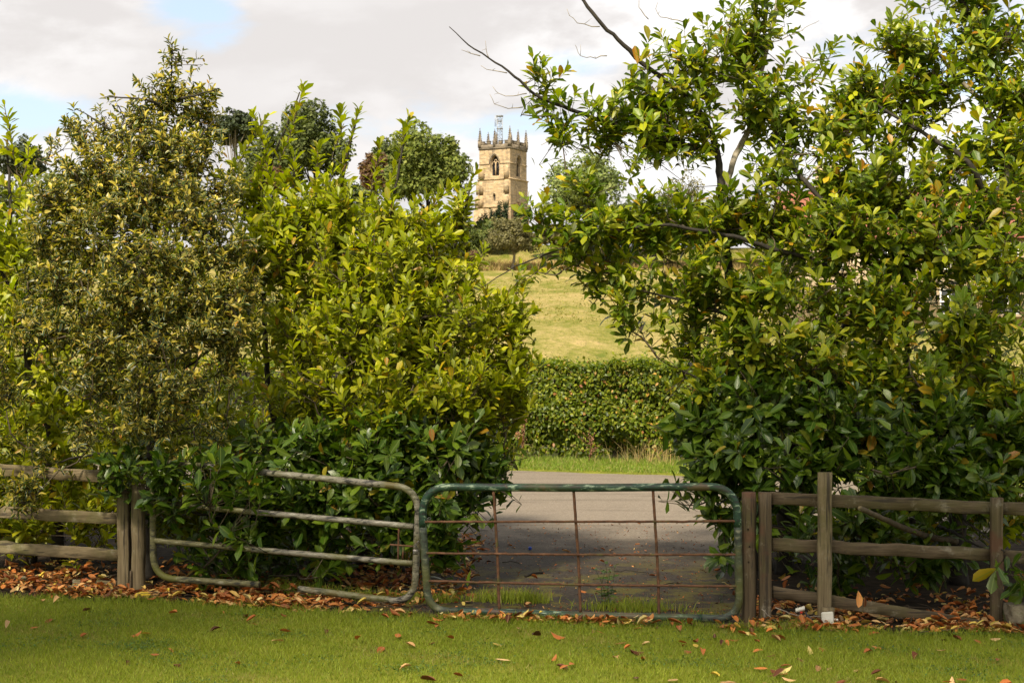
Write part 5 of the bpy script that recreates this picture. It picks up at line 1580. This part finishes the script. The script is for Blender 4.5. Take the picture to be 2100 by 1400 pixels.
TM = {
    'oak_dark': tree_mat('oak_foliage', (0.050, 0.070, 0.020), (0.085, 0.110, 0.030), (0.13, 0.15, 0.042)),
    'sycamore': tree_mat('sycamore_foliage', (0.075, 0.105, 0.020), (0.13, 0.165, 0.028), (0.21, 0.23, 0.045)),
    'ash': tree_mat('ash_foliage', (0.11, 0.155, 0.040), (0.17, 0.215, 0.060), (0.25, 0.28, 0.09)),
    'pine': tree_mat('pine_needles', (0.035, 0.050, 0.026), (0.060, 0.082, 0.038), (0.10, 0.115, 0.05)),
    'yew': tree_mat('yew_needles', (0.012, 0.024, 0.010), (0.024, 0.042, 0.016), (0.045, 0.065, 0.022), 0.1),
    'hawthorn': tree_mat('hawthorn_foliage', (0.085, 0.080, 0.032), (0.145, 0.135, 0.052), (0.21, 0.185, 0.075)),
    'red': tree_mat('copper_foliage', (0.085, 0.045, 0.025), (0.14, 0.075, 0.040), (0.18, 0.13, 0.05)),
    'bush': tree_mat('bush_foliage', (0.050, 0.080, 0.016), (0.10, 0.13, 0.026), (0.17, 0.18, 0.045)),
}


def bg_tree(name, label, cat, px, ptop, pbot, Y, wpx, mat, n=9000, card=0.5, lobes=26, group=None, depth=None, flat=1.0, base=None, clear=0.0, bark='bark', lobe_r=(0.20, 0.36), sparse=0.25):
    zb = float(ground_z(0, Y)) if base is None else base
    c0 = P(px, (ptop + pbot) / 2, Y)
    rx, rz = wpx / 2 / FPX * Y, (pbot - ptop) / 2 / FPX * Y
    ry = rx if depth is None else depth
    o = empty(name, (c0.x, Y, zb), label, cat, group)
    org = np.array(tuple(o.location))
    C = np.array(tuple(c0))
    d = unit(rng.normal(size=(lobes, 3)))
    d[:, 2] = np.where(d[:, 2] < -0.3, -d[:, 2], d[:, 2])
    lobes = int(lobes * 1.5)
    d = unit(rng.normal(size=(lobes, 3)))
    d[:, 2] = np.where(d[:, 2] < -0.3, -d[:, 2], d[:, 2])
    rr = rng.random(lobes) ** 0.45 * 0.86
    lc = C + d * rr[:, None] * np.array([rx, ry, rz])
    lr = rng.uniform(lobe_r[0] * 0.75, lobe_r[1] * 0.95, lobes) * (1.15 - 0.45 * rr)
    lrad = np.stack([lr * rx, lr * ry, lr * rz * flat], 1)
    k = rng.choice(lobes, n, p=(lr ** 2) / (lr ** 2).sum())
    dd = unit(rng.normal(size=(n, 3)))
    fl = (dd[:, 1] > 0.2) & (rng.random(n) > 0.4)
    dd[fl, 1] *= -1
    pos = lc[k] + dd * lrad[k] * np.clip(1 - np.abs(rng.normal(0, 0.14, n)) + rng.normal(0, 0.05, n) + sparse * rng.random(n) ** 4, 0.3, 1.5)[:, None]
    pos[:, 2] = np.maximum(pos[:, 2], zb + 0.1)
    N = unit(dd * 0.8 + np.array([0, 0, 0.35]) + rng.normal(0, 0.45, (n, 3)))
    D = np.cross(N, rng.normal(size=(n, 3)))
    L = card * rng.uniform(0.6, 1.3, n)
    link('crown', leaves_mesh('crown', pos, D, N, L, CARD, rng.random(n), TM[mat], rng.integers(0, 2, n), org), o, kind='stuff')
    g = Geo()
    top = C + (0, 0, rz * 0.35)
    tr = smooth_path([org + (0, 0, -0.3), org + (0.1 * rx, 0, (C[2] - org[2]) * 0.5), top], 0.8, 0.03)
    r0 = max(0.05, rx * 0.055)
    g.tube(tr, np.linspace(r0, r0 * 0.3, len(tr)), 8)
    g.obj('trunk', M[bark], o, True)
    g = Geo()
    for q in range(min(lobes, 16)):
        a = tr[int(len(tr) * rng.uniform(0.45, 0.9))]
        e = lc[q]
        g.tube(smooth_path([a, (a + e) / 2 + (0, 0, -0.05 * rz), e], 0.9), r0 * 0.3, 5)
    g.obj('limbs', M[bark], o, True)
    return o


bg_tree('oak_tree', 'dark dense oak crown left of the upright laurel shoots', 'tree', 640, 203, 450, 225, 175, 'oak_dark', 12000, 0.55, 34)
bg_tree('oak_tree', 'lower dark oak between the pines and the dense oak', 'tree', 560, 262, 460, 235, 150, 'oak_dark', 7000, 0.55, 26)
bg_tree('pine_tree', 'scots pine with layered crown just right of the variegated shrub top', 'tree', 478, 212, 350, 220, 110, 'pine', 5000, 0.5, 22, flat=0.5, bark='bark_pale')
bg_tree('pine_tree', 'scots pine at the far left above the edge laurel', 'tree', 50, 272, 420, 200, 120, 'pine', 5000, 0.5, 22, flat=0.5, bark='bark_pale')
bg_tree('sycamore_tree', 'broad green sycamore just left of the church tower', 'tree', 868, 258, 480, 238, 225, 'sycamore', 15000, 0.6, 40)
bg_tree('sycamore_tree', 'small grey green treetop between the oak and the broad sycamore', 'tree', 800, 270, 440, 262, 90, 'oak_dark', 4000, 0.55, 16)
bg_tree('ash_tree', 'pale green ash crown just right of the church tower', 'tree', 1195, 310, 500, 235, 200, 'ash', 12000, 0.5, 36, sparse=0.2)
bg_tree('thin_tree', 'thin hazy treetop on the horizon right of the ash', 'tree', 1400, 350, 470, 330, 110, 'hawthorn', 1800, 0.5, 20, sparse=0.5)
bg_tree('copper_tree', 'copper red small tree behind the upright laurel shoots', 'tree', 765, 308, 430, 150, 70, 'red', 2500, 0.35, 18)
bg_tree('copper_tree', 'copper red shrub low behind the dense oak', 'shrub', 550, 320, 430, 150, 80, 'red', 2500, 0.35, 12)
bg_tree('hawthorn_bush', 'greyish olive hawthorn bush at the top of the field below the tower', 'bush', 1048, 440, 552, 226, 130, 'hawthorn', 7000, 0.36, 26, sparse=0.35, bark='bark_pale')
bg_tree('hawthorn_bush', 'low olive bush at the top of the field left of the hawthorn', 'bush', 960, 462, 556, 230, 120, 'bush', 4500, 0.36, 20, sparse=0.2)
bg_tree('copper_shrub', 'small reddish shrub on the bank beside the hawthorn', 'shrub', 972, 512, 552, 224, 50, 'red', 1500, 0.25, 10)
for k, (px, tp, w) in enumerate(((985, 436, 18), (997, 430, 16), (1009, 427, 18), (1022, 413, 20), (1035, 409, 20), (1061, 421, 18), (1074, 424, 20))):
    bg_tree('yew_tree', ['short dark yew, first from the left below the tower', 'dark yew, second from the left below the tower', 'dark yew, third from the left below the tower', 'tall dark yew, left of the tallest below the tower', 'tallest dark columnar yew below the tower', 'dark yew below the tower corner, right of a gap', 'dark yew furthest right below the tower'][k],
            'tree', px, tp, 520, 246, w, 'yew', 1900, 0.26, 16, group='yews in the churchyard', lobe_r=(0.3, 0.5), base=float(ground_z(0, 246)))
bg_tree('red_shrub', 'small wine red tree at the right foot of the tower', 'tree', 1066, 412, 480, 250, 36, 'red', 1800, 0.28, 12)
for k, (px, tp, w, Yb, mt) in enumerate(((-40, 330, 260, 240, 'oak_dark'), (150, 330, 240, 250, 'bush'), (330, 340, 240, 245, 'oak_dark'), (700, 360, 200, 255, 'bush'), (1300, 400, 220, 245, 'bush'), (1480, 405, 240, 250, 'sycamore'), (2120, 380, 240, 240, 'sycamore'), (1330, 450, 260, 228, 'bush'), (1150, 462, 150, 240, 'hawthorn'), (1560, 455, 260, 232, 'hawthorn'), (1240, 468, 160, 236, 'oak_dark'), (1000, 450, 130, 244, 'bush'), (860, 440, 240, 235, 'bush'))):
    bg_tree('field_tree', ['dark tree on the skyline at the left edge', 'bushy tree on the skyline behind the variegated shrub', 'dark tree on the skyline right behind the variegated shrub', 'bushy tree below the dense oak', 'bushy tree right of the ash', 'green tree on the skyline behind the right laurel', 'green tree on the skyline at the right edge', 'hedgerow bush at the field top behind the right laurel', 'olive hedgerow bush at the field top under the ash', 'olive hedgerow bush at the field top far right', 'dark hedgerow bush between two olive ones under the ash', 'hedgerow bush left of the yews at the tower foot', 'hedgerow bush under the broad sycamore'][k], 'tree', px, tp, 520, Yb, w, mt, 3600, 0.7, 30, sparse=0.3)


# ------------------------------------------------------------------ church tower
def stone_mat(name, stops, scale=1.0, grime=0.55):
    m, nt, out = new_mat(name)
    t = node(nt, 'ShaderNodeTexCoord')
    s = node(nt, 'ShaderNodeSeparateXYZ', {0: t.outputs['Object']})
    u = math_n(nt, 'ADD', s.outputs[0], s.outputs[1])
    cmb = node(nt, 'ShaderNodeCombineXYZ', {0: u, 1: s.outputs[2], 2: 0.0})
    br = node(nt, 'ShaderNodeTexBrick', {'Vector': cmb.outputs[0], 'Scale': scale, 'Color1': (0.0, 0, 0, 1), 'Color2': (1, 1, 1, 1), 'Mortar': (0.45, 0.45, 0.45, 1), 'Mortar Size': 0.018, 'Brick Width': 0.85, 'Row Height': 0.36, 'Bias': 0.0})
    n = node(nt, 'ShaderNodeTexNoise', {'Vector': t.outputs['Object'], 'Scale': 0.55, 'Detail': 6.0, 'Roughness': 0.65})
    n2_ = node(nt, 'ShaderNodeTexNoise', {'Vector': t.outputs['Object'], 'Scale': 3.5, 'Detail': 5.0, 'Roughness': 0.7})
    brv = node(nt, 'ShaderNodeRGBToBW', {0: br.outputs['Color']})
    f = math_n(nt, 'ADD', math_n(nt, 'MULTIPLY', brv.outputs[0], 0.34), math_n(nt, 'ADD', math_n(nt, 'MULTIPLY', n.outputs['Fac'], 0.42), math_n(nt, 'MULTIPLY', n2_.outputs['Fac'], 0.25)))
    col = ramp(nt, f, stops)
    col = mixc(nt, math_n(nt, 'MULTIPLY', br.outputs['Fac'], 0.35), col, (0.13, 0.10, 0.07))
    mps = node(nt, 'ShaderNodeMapping', {0: t.outputs['Object'], 'Scale': (1.3, 1.3, 0.22)})
    st = node(nt, 'ShaderNodeTexNoise', {'Vector': mps.outputs[0], 'Scale': 1.0, 'Detail': 7.0, 'Roughness': 0.7})
    col = mixc(nt, math_n(nt, 'MULTIPLY', smooth01(nt, st.outputs['Fac'], 0.50, 0.70), grime), col, (0.085, 0.075, 0.06))
    bm = node(nt, 'ShaderNodeBump', {'Strength': 0.6, 'Distance': 0.05, 'Height': f})
    p = node(nt, 'ShaderNodeBsdfPrincipled', {'Base Color': col, 'Roughness': 0.92, 'Specular IOR Level': 0.15, 'Normal': bm.outputs[0]})
    nt.links.new(p.outputs[0], out.inputs[0])
    return m


M['sandstone'] = stone_mat('golden_sandstone', [(0.22, (0.20, 0.155, 0.10)), (0.42, (0.34, 0.26, 0.16)), (0.56, (0.45, 0.325, 0.18)), (0.75, (0.50, 0.41, 0.28))], 1.5, 0.6)
M['sandstone_old'] = stone_mat('blackened_sandstone', [(0.25, (0.085, 0.072, 0.05)), (0.5, (0.17, 0.14, 0.10)), (0.75, (0.29, 0.235, 0.16))], 1.4, 0.6)
M['louvre'] = simple_mat('louvre_slate', [(0.3, (0.02, 0.02, 0.024)), (0.7, (0.05, 0.05, 0.055))])
M['mast'] = simple_mat('galvanised_mast', [(0.3, (0.22, 0.23, 0.24)), (0.7, (0.36, 0.37, 0.38))], rough=0.5, metallic=0.4)

TY = 257.0
S = TY / FPX
zt = lambda py: CAMH + (700 - py) * S
tb0 = float(ground_z(0, 258)) - 0.3
near = P(1046, 400, TY)
W, W2 = 6.30, 6.62
th = R(-28.5)
axx = Vector((math.cos(th), math.sin(th), 0))
axy = Vector((-math.sin(th), math.cos(th), 0))
cen = Vector((near.x, near.y, 0)) - axx * (W / 2) + axy * (W / 2)
tower = empty('church_tower', (cen.x, cen.y, tb0), 'golden sandstone church tower with battlements and eight pinnacles on the hill', 'church tower', rz=th)


def tl(g, name, mat, parent=tower, smooth=False):
    """geometry given in the tower's own frame"""
    me = g.mesh(name, M[mat], smooth)
    return link(name, me, parent)


Z = lambda py: zt(py) - tb0        # height above the tower's foot for a photo row


def arch(w, z0, zs, n=8):
    """pointed arch outline, counter-clockwise from bottom left; zs = springing"""
    pts = [(-w / 2, z0), (w / 2, z0), (w / 2, zs)]
    r = w * 1.05
    cx = w / 2 - r
    a1 = math.acos((0 - cx) / r)
    for t in np.linspace(0, a1, n)[1:]:
        pts.append((cx + r * math.cos(t), zs + r * math.sin(t)))
    pts += [(-x, z) for x, z in pts[-2:1:-1]]
    return pts


def wall_face(g, half, wid, z0, z1, side, holes, deep=0.55):
    """one wall of the shaft at distance half from the axis, with recessed arched openings"""
    outer = [(-wid / 2, z0), (wid / 2, z0), (wid / 2, z1), (-wid / 2, z1)]
    loops = [[Vector((x, z, 0)) for x, z in outer]] + [[Vector((x, z, 0)) for x, z in h][::-1] for h in holes]
    flat = [v for l in loops for v in l]
    tri = tessellate_polygon(loops)
    rot = {'front': 0, 'right': 1, 'back': 2, 'left': 3}[side] * math.pi / 2
    ca, sa = math.cos(rot), math.sin(rot)

    def tr(x, d, z):
        return (x * ca - (-half + d) * sa, x * sa + (-half + d) * ca, z)
    V = [tr(v.x, 0, v.y) for v in flat]
    T = []
    for t in tri:
        a, b, c = (flat[i] for i in t)
        cr = (b.x - a.x) * (c.y - a.y) - (b.y - a.y) * (c.x - a.x)
        T.append(list(t) if cr > 0 else [t[0], t[2], t[1]])
    g.add(V, T)
    for h in holes:
        m = len(h)
        V = [tr(x, 0, z) for x, z in h] + [tr(x * 0.78, deep, z0_ + (z - z0_) * 0.93 + 0.12) for x, z in h for z0_ in (h[0][1],)]
        T = []
        for i in range(m):
            j = (i + 1) % m
            T += [[i, i + m, j], [j, i + m, j + m]]
        g.add(V, T)
    return tr


bell = arch(1.85, Z(359), Z(334))
lanc = arch(0.55, Z(411), Z(400), 5)
stages = [(W2 + 0.35, 0.0, Z(423), []), (W2, Z(423), Z(366), [lanc]), (W, Z(366), Z(302), [bell])]
for wid, z0, z1, holes in stages:
    g = Geo()
    for side in ('front', 'right', 'back', 'left'):
        hs = holes if not (holes and holes[0] is lanc and side != 'front') else []
        wall_face(g, wid / 2, wid, z0, z1, side, hs)
    q = wid / 2
    g.add([(-q, -q, z1), (q, -q, z1), (q, q, z1), (-q, q, z1)], [[0, 1, 2], [0, 2, 3]])
    tl(g, 'wall', 'sandstone')


def ring_course(name, z, wid, h, mat='sandstone_old'):
    g = Geo()
    q, e = wid / 2, 0.14
    sec = [(0, 0), (e * 0.7, h * 0.15), (e, h * 0.55), (e, h * 0.8), (0, h)]
    pts = []
    for ox, oz in sec:
        r = q + ox - 0.01
        pts.append([(-r, -r, z + oz), (r, -r, z + oz), (r, r, z + oz), (-r, r, z + oz)])
    V = [p for ring_ in pts for p in ring_]
    T = []
    for i in range(len(sec) - 1):
        for j in range(4):
            a, b = i * 4 + j, i * 4 + (j + 1) % 4
            T += [[a, b, a + 4], [b, b + 4, a + 4]]
    g.add(V, T)
    return tl(g, name, mat)


ring_course('string_course', Z(425), W2 + 0.35, 0.34, 'sandstone')
ring_course('string_course', Z(368), W2, 0.34, 'sandstone')
ring_course('cornice', Z(304.5), W, 0.38)
# the string course at the arch springing stops at the openings
for side in range(4):
    ca, sa = math.cos(side * math.pi / 2), math.sin(side * math.pi / 2)
    for x0, x1 in ((-W / 2 - 0.10, -1.15), (1.15, W / 2 + 0.10)):
        g = Geo()
        xm, y = (x0 + x1) / 2, -W / 2 - 0.05
        g.box((xm * ca - y * sa, xm * sa + y * ca, Z(333.5)), (x1 - x0, 0.12, 0.16), side * math.pi / 2)
        tl(g, 'string_course', 'sandstone')
# belfry openings: mullion, tracery, louvres, hood mould
for side in range(4):
    ca, sa = math.cos(side * math.pi / 2), math.sin(side * math.pi / 2)

    def tw(x, y, z):
        return (x * ca - y * sa, x * sa + y * ca, z)
    win = link('belfry_window', None, tower)
    win.empty_display_size = 0.1
    y0 = -W / 2 + 0.50
    g = Geo()
    inn = [(x * 0.80, Z(359) + (z - Z(359)) * 0.95 + 0.1) for x, z in bell]
    vv = [Vector((x, z, 0)) for x, z in inn]
    tri = tessellate_polygon([vv])
    g.add([tw(x, y0 + 0.35, z) for x, z in inn], tri)
    tl(g, 'dark_backing', 'louvre', win)
    g = Geo()
    g.box(tw(0, y0 - 0.04, (Z(359) + Z(331)) / 2), (0.17, 0.2, Z(331) - Z(359)), side * math.pi / 2)
    tl(g, 'mullion', 'sandstone', win)
    for sx in (-1, 1):
        g = Geo()
        aa = np.linspace(0, math.pi, 9)
        path = [tw(sx * 0.37 + 0.34 * math.cos(t), y0 - 0.04, Z(336) + 0.62 * math.sin(t)) for t in aa]
        g.tube(path, 0.075, 5)
        tl(g, 'tracery', 'sandstone', win)
        for k in range(7):
            zz = Z(358) + 0.24 * (k + 0.6)
            g = Geo()
            g.box(tw(sx * 0.37, y0 + 0.10, zz), (0.52, 0.26, 0.05), side * math.pi / 2)
            tl(g, 'louvre_slat', 'louvre', win)
    g = Geo()
    aa = np.linspace(0, 2 * math.pi, 13)
    g.tube([tw(0.24 * math.cos(t), y0 - 0.04, Z(327.5) + 0.24 * math.sin(t)) for t in aa], 0.07, 5)
    tl(g, 'tracery', 'sandstone', win)
    g = Geo()
    hp = [(x * 1.16, z) for x, z in arch(1.85, Z(334), Z(333.9))[2:-0 or None]]
    hp = [(x * 1.16, Z(333.9) + (z - Z(333.9)) * 1.12) for x, z in arch(1.85, Z(334), Z(333.9))[1:]]
    hp = hp + [(-1.07, Z(334))]
    g.tube([tw(x, -W / 2 - 0.03, z) for x, z in hp], 0.10, 5)
    tl(g, 'hood_mould', 'sandstone_old', win)
    g = Geo()
    q0, q1, zz0, zz1 = 0.78, 1.15, Z(359) + 0.15, Z(366) + 0.2
    g.add([tw(-q0, y0 + 0.3, zz0 + 0.1), tw(q0, y0 + 0.3, zz0 + 0.1), tw(q1, -W / 2 - 0.22, zz1), tw(-q1, -W / 2 - 0.22, zz1), tw(-q1, -W / 2 + 0.1, zz1 - 0.3), tw(q1, -W / 2 + 0.1, zz1 - 0.3)], [[0, 2, 1], [0, 3, 2], [3, 5, 2], [3, 4, 5]])
    tl(g, 'sill', 'sandstone', win)
g = Geo()
g.box((0, -W2 / 2 + 0.5, Z(404)), (0.6, 0.1, 2.2))
tl(g, 'lancet_backing', 'louvre')
# stepped buttresses: on the left face at its front end and on the front face at its right end
for bx, by, nx_, ny_ in ((-1, -0.80, -1, 0), (0.80, -1, 0, -1), (-0.80, -1, 0, -1)):
    g = Geo()
    for (ra, z0, z1) in ((1.05, 0.0, Z(423)), (0.78, Z(423), Z(396)), (0.55, Z(396), Z(366)), (0.34, Z(366), Z(336))):
        if bx == -0.80 and ra > 0.5:
            ra *= 0.5
        q = W2 / 2 if z1 <= Z(365) else W / 2
        w, sl = 0.45, 0.55
        V = []
        for (l, ww, z) in ((-0.2, -w, z0), (ra, -w, z0), (ra, w, z0), (-0.2, w, z0), (-0.2, -w, z1 + 0.1), (ra, -w, z1 - sl), (ra, w, z1 - sl), (-0.2, w, z1 + 0.1)):
            V.append((bx * q + nx_ * l - ny_ * ww, by * q + ny_ * l + nx_ * ww, z))
        g.add(V, [[0, 2, 1], [0, 3, 2], [4, 5, 6], [4, 6, 7], [0, 1, 5], [0, 5, 4], [1, 2, 6], [1, 6, 5], [2, 3, 7], [2, 7, 6], [3, 0, 4], [3, 4, 7]])
    tl(g, 'buttress', 'sandstone')
# battlements
WP = W + 0.22
for side in range(4):
    ca, sa = math.cos(side * math.pi / 2), math.sin(side * math.pi / 2)
    g = Geo()
    y = -WP / 2 + 0.175
    zc0, zc1, zm = Z(301), Z(294.5), Z(288)
    ln = WP - (0.35 if side % 2 else 0.35)
    g.box((-y * sa, y * ca, (zc0 + zc1) / 2 - 0.1), (ln - 0.36 if side % 2 else ln + 0.346, 0.35, zc1 - zc0 + 0.3), side * math.pi / 2)
    tl(g, 'parapet', 'sandstone_old')
    for k in range(5):
        x = (-2 + k) * 1.22
        g = Geo()
        g.box((x * ca - y * sa, x * sa + y * ca, (zc1 + zm) / 2 + 0.02), (0.72, 0.33, zm - zc1), side * math.pi / 2)
        g.box((x * ca - y * sa, x * sa + y * ca, zm + 0.07), (0.86, 0.45, 0.12), side * math.pi / 2)
        tl(g, 'merlon', 'sandstone_old')
# pinnacles with crockets
for k in range(8):
    a = k * math.pi / 4
    if k % 2 == 0:
        x, y = math.cos(a) * (WP / 2 - 0.18), math.sin(a) * (WP / 2 - 0.18)
        hgt, wd = Z(261.5), 0.46
    else:
        x, y = math.copysign(WP / 2 - 0.2, math.cos(a)), math.copysign(WP / 2 - 0.2, math.sin(a))
        hgt, wd = Z(258), 0.56
    g = Geo()
    zb_, zm_ = Z(299), Z(284)
    g.box((x, y, (zb_ + zm_) / 2), (wd, wd, zm_ - zb_))
    tl(g, 'pinnacle_shaft', 'sandstone_old')
    g = Geo()
    rings = np.array([zm_ - 0.05, zm_ + 0.15, zm_ + 0.16, zm_ + (hgt - zm_) * 0.5, hgt - 0.12, hgt])
    rads = np.array([wd * 0.72, wd * 0.72, wd * 0.52, wd * 0.30, 0.05, 0.11])
    pathp = np.stack([np.full(6, x), np.full(6, y), rings], 1)
    g.tube(pathp, rads, 4)
    for q in range(5):
        zc = zm_ + 0.35 + (hgt - zm_ - 0.6) * q / 5
        rr_ = wd * 0.55 * (1 - (zc - zm_) / (hgt - zm_)) + 0.06
        for j in range(4):
            g.box((x + rr_ * math.cos(j * 1.5708), y + rr_ * math.sin(j * 1.5708), zc), (0.12, 0.12, 0.12))
    tl(g, 'pinnacle_spire', 'sandstone_old')
# lattice mast standing on the tower roof
mst = empty('lattice_mast', (cen.x - 0.6, cen.y, zt(302) + 0.02), 'slim grey lattice mast with antenna cage rising behind the tower pinnacles', 'mast')
mb = np.array(tuple(mst.location))
ht = (302 - 230) * S
hw = 0.46
for sx, sy in ((-1, -1), (1, -1), (1, 1), (-1, 1)):
    g = Geo()
    g.tube([mb + (sx * hw, sy * hw, 0), mb + (sx * hw, sy * hw, ht)], 0.055, 6)
    g.obj('upright', M['mast'], mst, True)
for k in range(9):
    z0, z1 = ht * k / 9, ht * (k + 1) / 9
    for j in range(4):
        cs = [(-1, -1), (1, -1), (1, 1), (-1, 1)]
        a, b = cs[j], cs[(j + 1) % 4]
        g = Geo()
        p0 = mb + (a[0] * hw, a[1] * hw, z0 if k % 2 else z1)
        p1 = mb + (b[0] * hw, b[1] * hw, z1 if k % 2 else z0)
        g.tube([p0, p1], 0.026, 4)
        g.tube([mb + (a[0] * hw, a[1] * hw, z1), mb + (b[0] * hw, b[1] * hw, z1)], 0.03, 4)
        g.obj('brace', M['mast'], mst)
for z_, w_ in ((ht - 0.1, 1.25), (ht * 0.62, 1.15), (ht * 0.84, 1.0)):
    g = Geo()
    g.box(mb + (0, 0, z_), (w_, w_, 0.10))
    g.obj('platform', M['mast'], mst)
for sx in (-0.85, -0.66):
    g = Geo()
    g.tube([mb + (sx, 0, ht * 0.68), mb + (sx, 0, ht * 1.02)], 0.05, 5)
    g.tube([mb + (sx, 0, ht * 0.85), mb + (-0.4, 0, ht * 0.85)], 0.035, 4)
    g.obj('antenna', M['mast'], mst)

# ------------------------------------------------------------------ house seen in scraps through the right laurel
M['roof_tile'] = simple_mat('clay_roof_tile', [(0.3, (0.16, 0.055, 0.035)), (0.7, (0.28, 0.11, 0.07))], scale=(6, 6, 6), bump=0.6, bdist=0.05)
M['house_wall'] = stone_mat('house_sandstone', [(0.25, (0.24, 0.18, 0.11)), (0.5, (0.38, 0.29, 0.18)), (0.75, (0.48, 0.40, 0.29))], 1.6, 0.25)
M['glass'] = simple_mat('window_glass', [(0.3, (0.02, 0.025, 0.03)), (0.7, (0.04, 0.045, 0.05))], rough=0.08, spec=0.6)
M['white_paint'] = simple_mat('white_window_paint', [(0.3, (0.72, 0.71, 0.68)), (0.7, (0.8, 0.79, 0.77))], rough=0.5)
HY = 78.0
hb = float(ground_z(0, HY))
h0 = P(1900, 500, HY)
house = empty('stone_house', (h0.x, HY + 3.5, hb - 0.2), 'sandstone house with clay tiled roof glimpsed through the right laurel', 'house', rz=R(-6))
hw_, hd_, he = 7.2, 3.6, 5.1
g = Geo()
g.box((0, 0, he / 2), (hw_ * 2, hd_ * 2, he))
g.add([(-hw_, -hd_, he), (-hw_, hd_, he), (-hw_, 0, he + 2.6), (hw_, -hd_, he), (hw_, hd_, he), (hw_, 0, he + 2.6)], [[0, 2, 1], [3, 4, 5]])
link('wall', g.mesh('wall', M['house_wall']), house)
g = Geo()
for sy in (-1, 1):
    n_ = 14
    for k in range(n_):
        t0, t1 = k / n_, (k + 1) / n_
        y_0, y_1 = sy * (hd_ + 0.35) * (1 - t0), sy * (hd_ + 0.35) * (1 - t1)
        z_0, z_1 = he - 0.2 + 2.95 * t0, he - 0.2 + 2.95 * t1
        V = [(-hw_ - 0.2, y_0, z_0 + 0.10), (hw_ + 0.2, y_0, z_0 + 0.10), (hw_ + 0.2, y_1, z_1 + 0.05), (-hw_ - 0.2, y_1, z_1 + 0.05), (-hw_ - 0.2, y_0, z_0), (hw_ + 0.2, y_0, z_0)]
        g.add(V, [[0, 1, 2], [0, 2, 3], [4, 5, 1], [4, 1, 0]] if sy < 0 else [[0, 2, 1], [0, 3, 2], [4, 1, 5], [4, 0, 1]])
roof = link('roof', g.mesh('roof', M['roof_tile']), house)
g = Geo()
g.box((-4.6, 0, he + 3.1), (1.1, 0.8, 2.2))
link('chimney', g.mesh('chimney', M['house_wall']), roof)
for x in (-4.6, -1.6, 1.6, 4.6):
    for z in (1.5, 3.9):
        w = link('window', None, house)
        g = Geo()
        g.box((x, -hd_ - 0.01, z), (1.0, 0.06, 1.25))
        link('pane', g.mesh('pane', M['glass']), w)
        g = Geo()
        for sx in (-0.53, 0, 0.53):
            g.box((x + sx, -hd_ - 0.05, z), (0.07, 0.1, 1.3))
        for sz in (-0.65, 0, 0.65):
            g.box((x, -hd_ - 0.055, z + sz), (1.12, 0.1, 0.07))
        link('frame', g.mesh('frame', M['white_paint']), w)
        g = Geo()
        g.box((x, -hd_ - 0.08, z - 0.78), (1.4, 0.22, 0.14))
        link('sill', g.mesh('sill', M['house_wall']), w)


# ------------------------------------------------------------------ tall garden trees at the viewer's back: they keep the sun off the lawn, the gates and the lower halves of the shrubs
def shade_tree(label, x, y, h, r, n):
    o = empty('garden_tree', (x, y, 0), label, 'tree', 'tall garden trees at the viewer\'s back')
    lobes = 30
    d = unit(rng.normal(size=(lobes, 3)))
    C = np.array([x, y, h - 3.1])
    RR = np.array([r, r * 0.7, 3.1])
    lc = C + d * (rng.random(lobes) ** 0.4 * 0.72)[:, None] * RR
    lr = rng.uniform(0.28, 0.42, lobes)
    k = rng.integers(0, lobes, n)
    dd = unit(rng.normal(size=(n, 3)))
    pos = lc[k] + dd * lr[k][:, None] * RR * np.clip(1 - np.abs(rng.normal(0, 0.3, n)), 0.1, 1)[:, None]
    N = unit(dd + rng.normal(0, 0.6, (n, 3)))
    D = np.cross(N, rng.normal(size=(n, 3)))
    link('crown', leaves_mesh('crown', pos, D, N, 0.42 * rng.uniform(0.6, 1.3, n), CARD, rng.random(n), TM['sycamore'], rng.integers(0, 2, n), (x, y, 0)), o, kind='stuff')
    g = Geo()
    tr = smooth_path([(x, y, -0.3), (x + 0.1, y, h * 0.4), (x, y, h * 0.85)], 0.6, 0.02)
    g.tube(tr, np.linspace(0.3, 0.1, len(tr)), 9)
    g.obj('trunk', M['bark'], o, True)
    for q in range(10):
        g = Geo()
        a = tr[int(len(tr) * rng.uniform(0.7, 0.97))]
        g.tube(smooth_path([a, (a + lc[q]) / 2, lc[q]], 0.6), 0.06, 5)
        g.obj('limb', M['bark'], o, True)


for k, (x, y, h, r) in enumerate(((-13.0, -5.5, 24.6, 5.4), (-5.2, -5.5, 25.6, 5.2))):
    shade_tree(['tall garden tree behind the viewer, the left one of two', 'tall garden tree behind the viewer, the right one of two'][k], x, y, h, r, 2500)
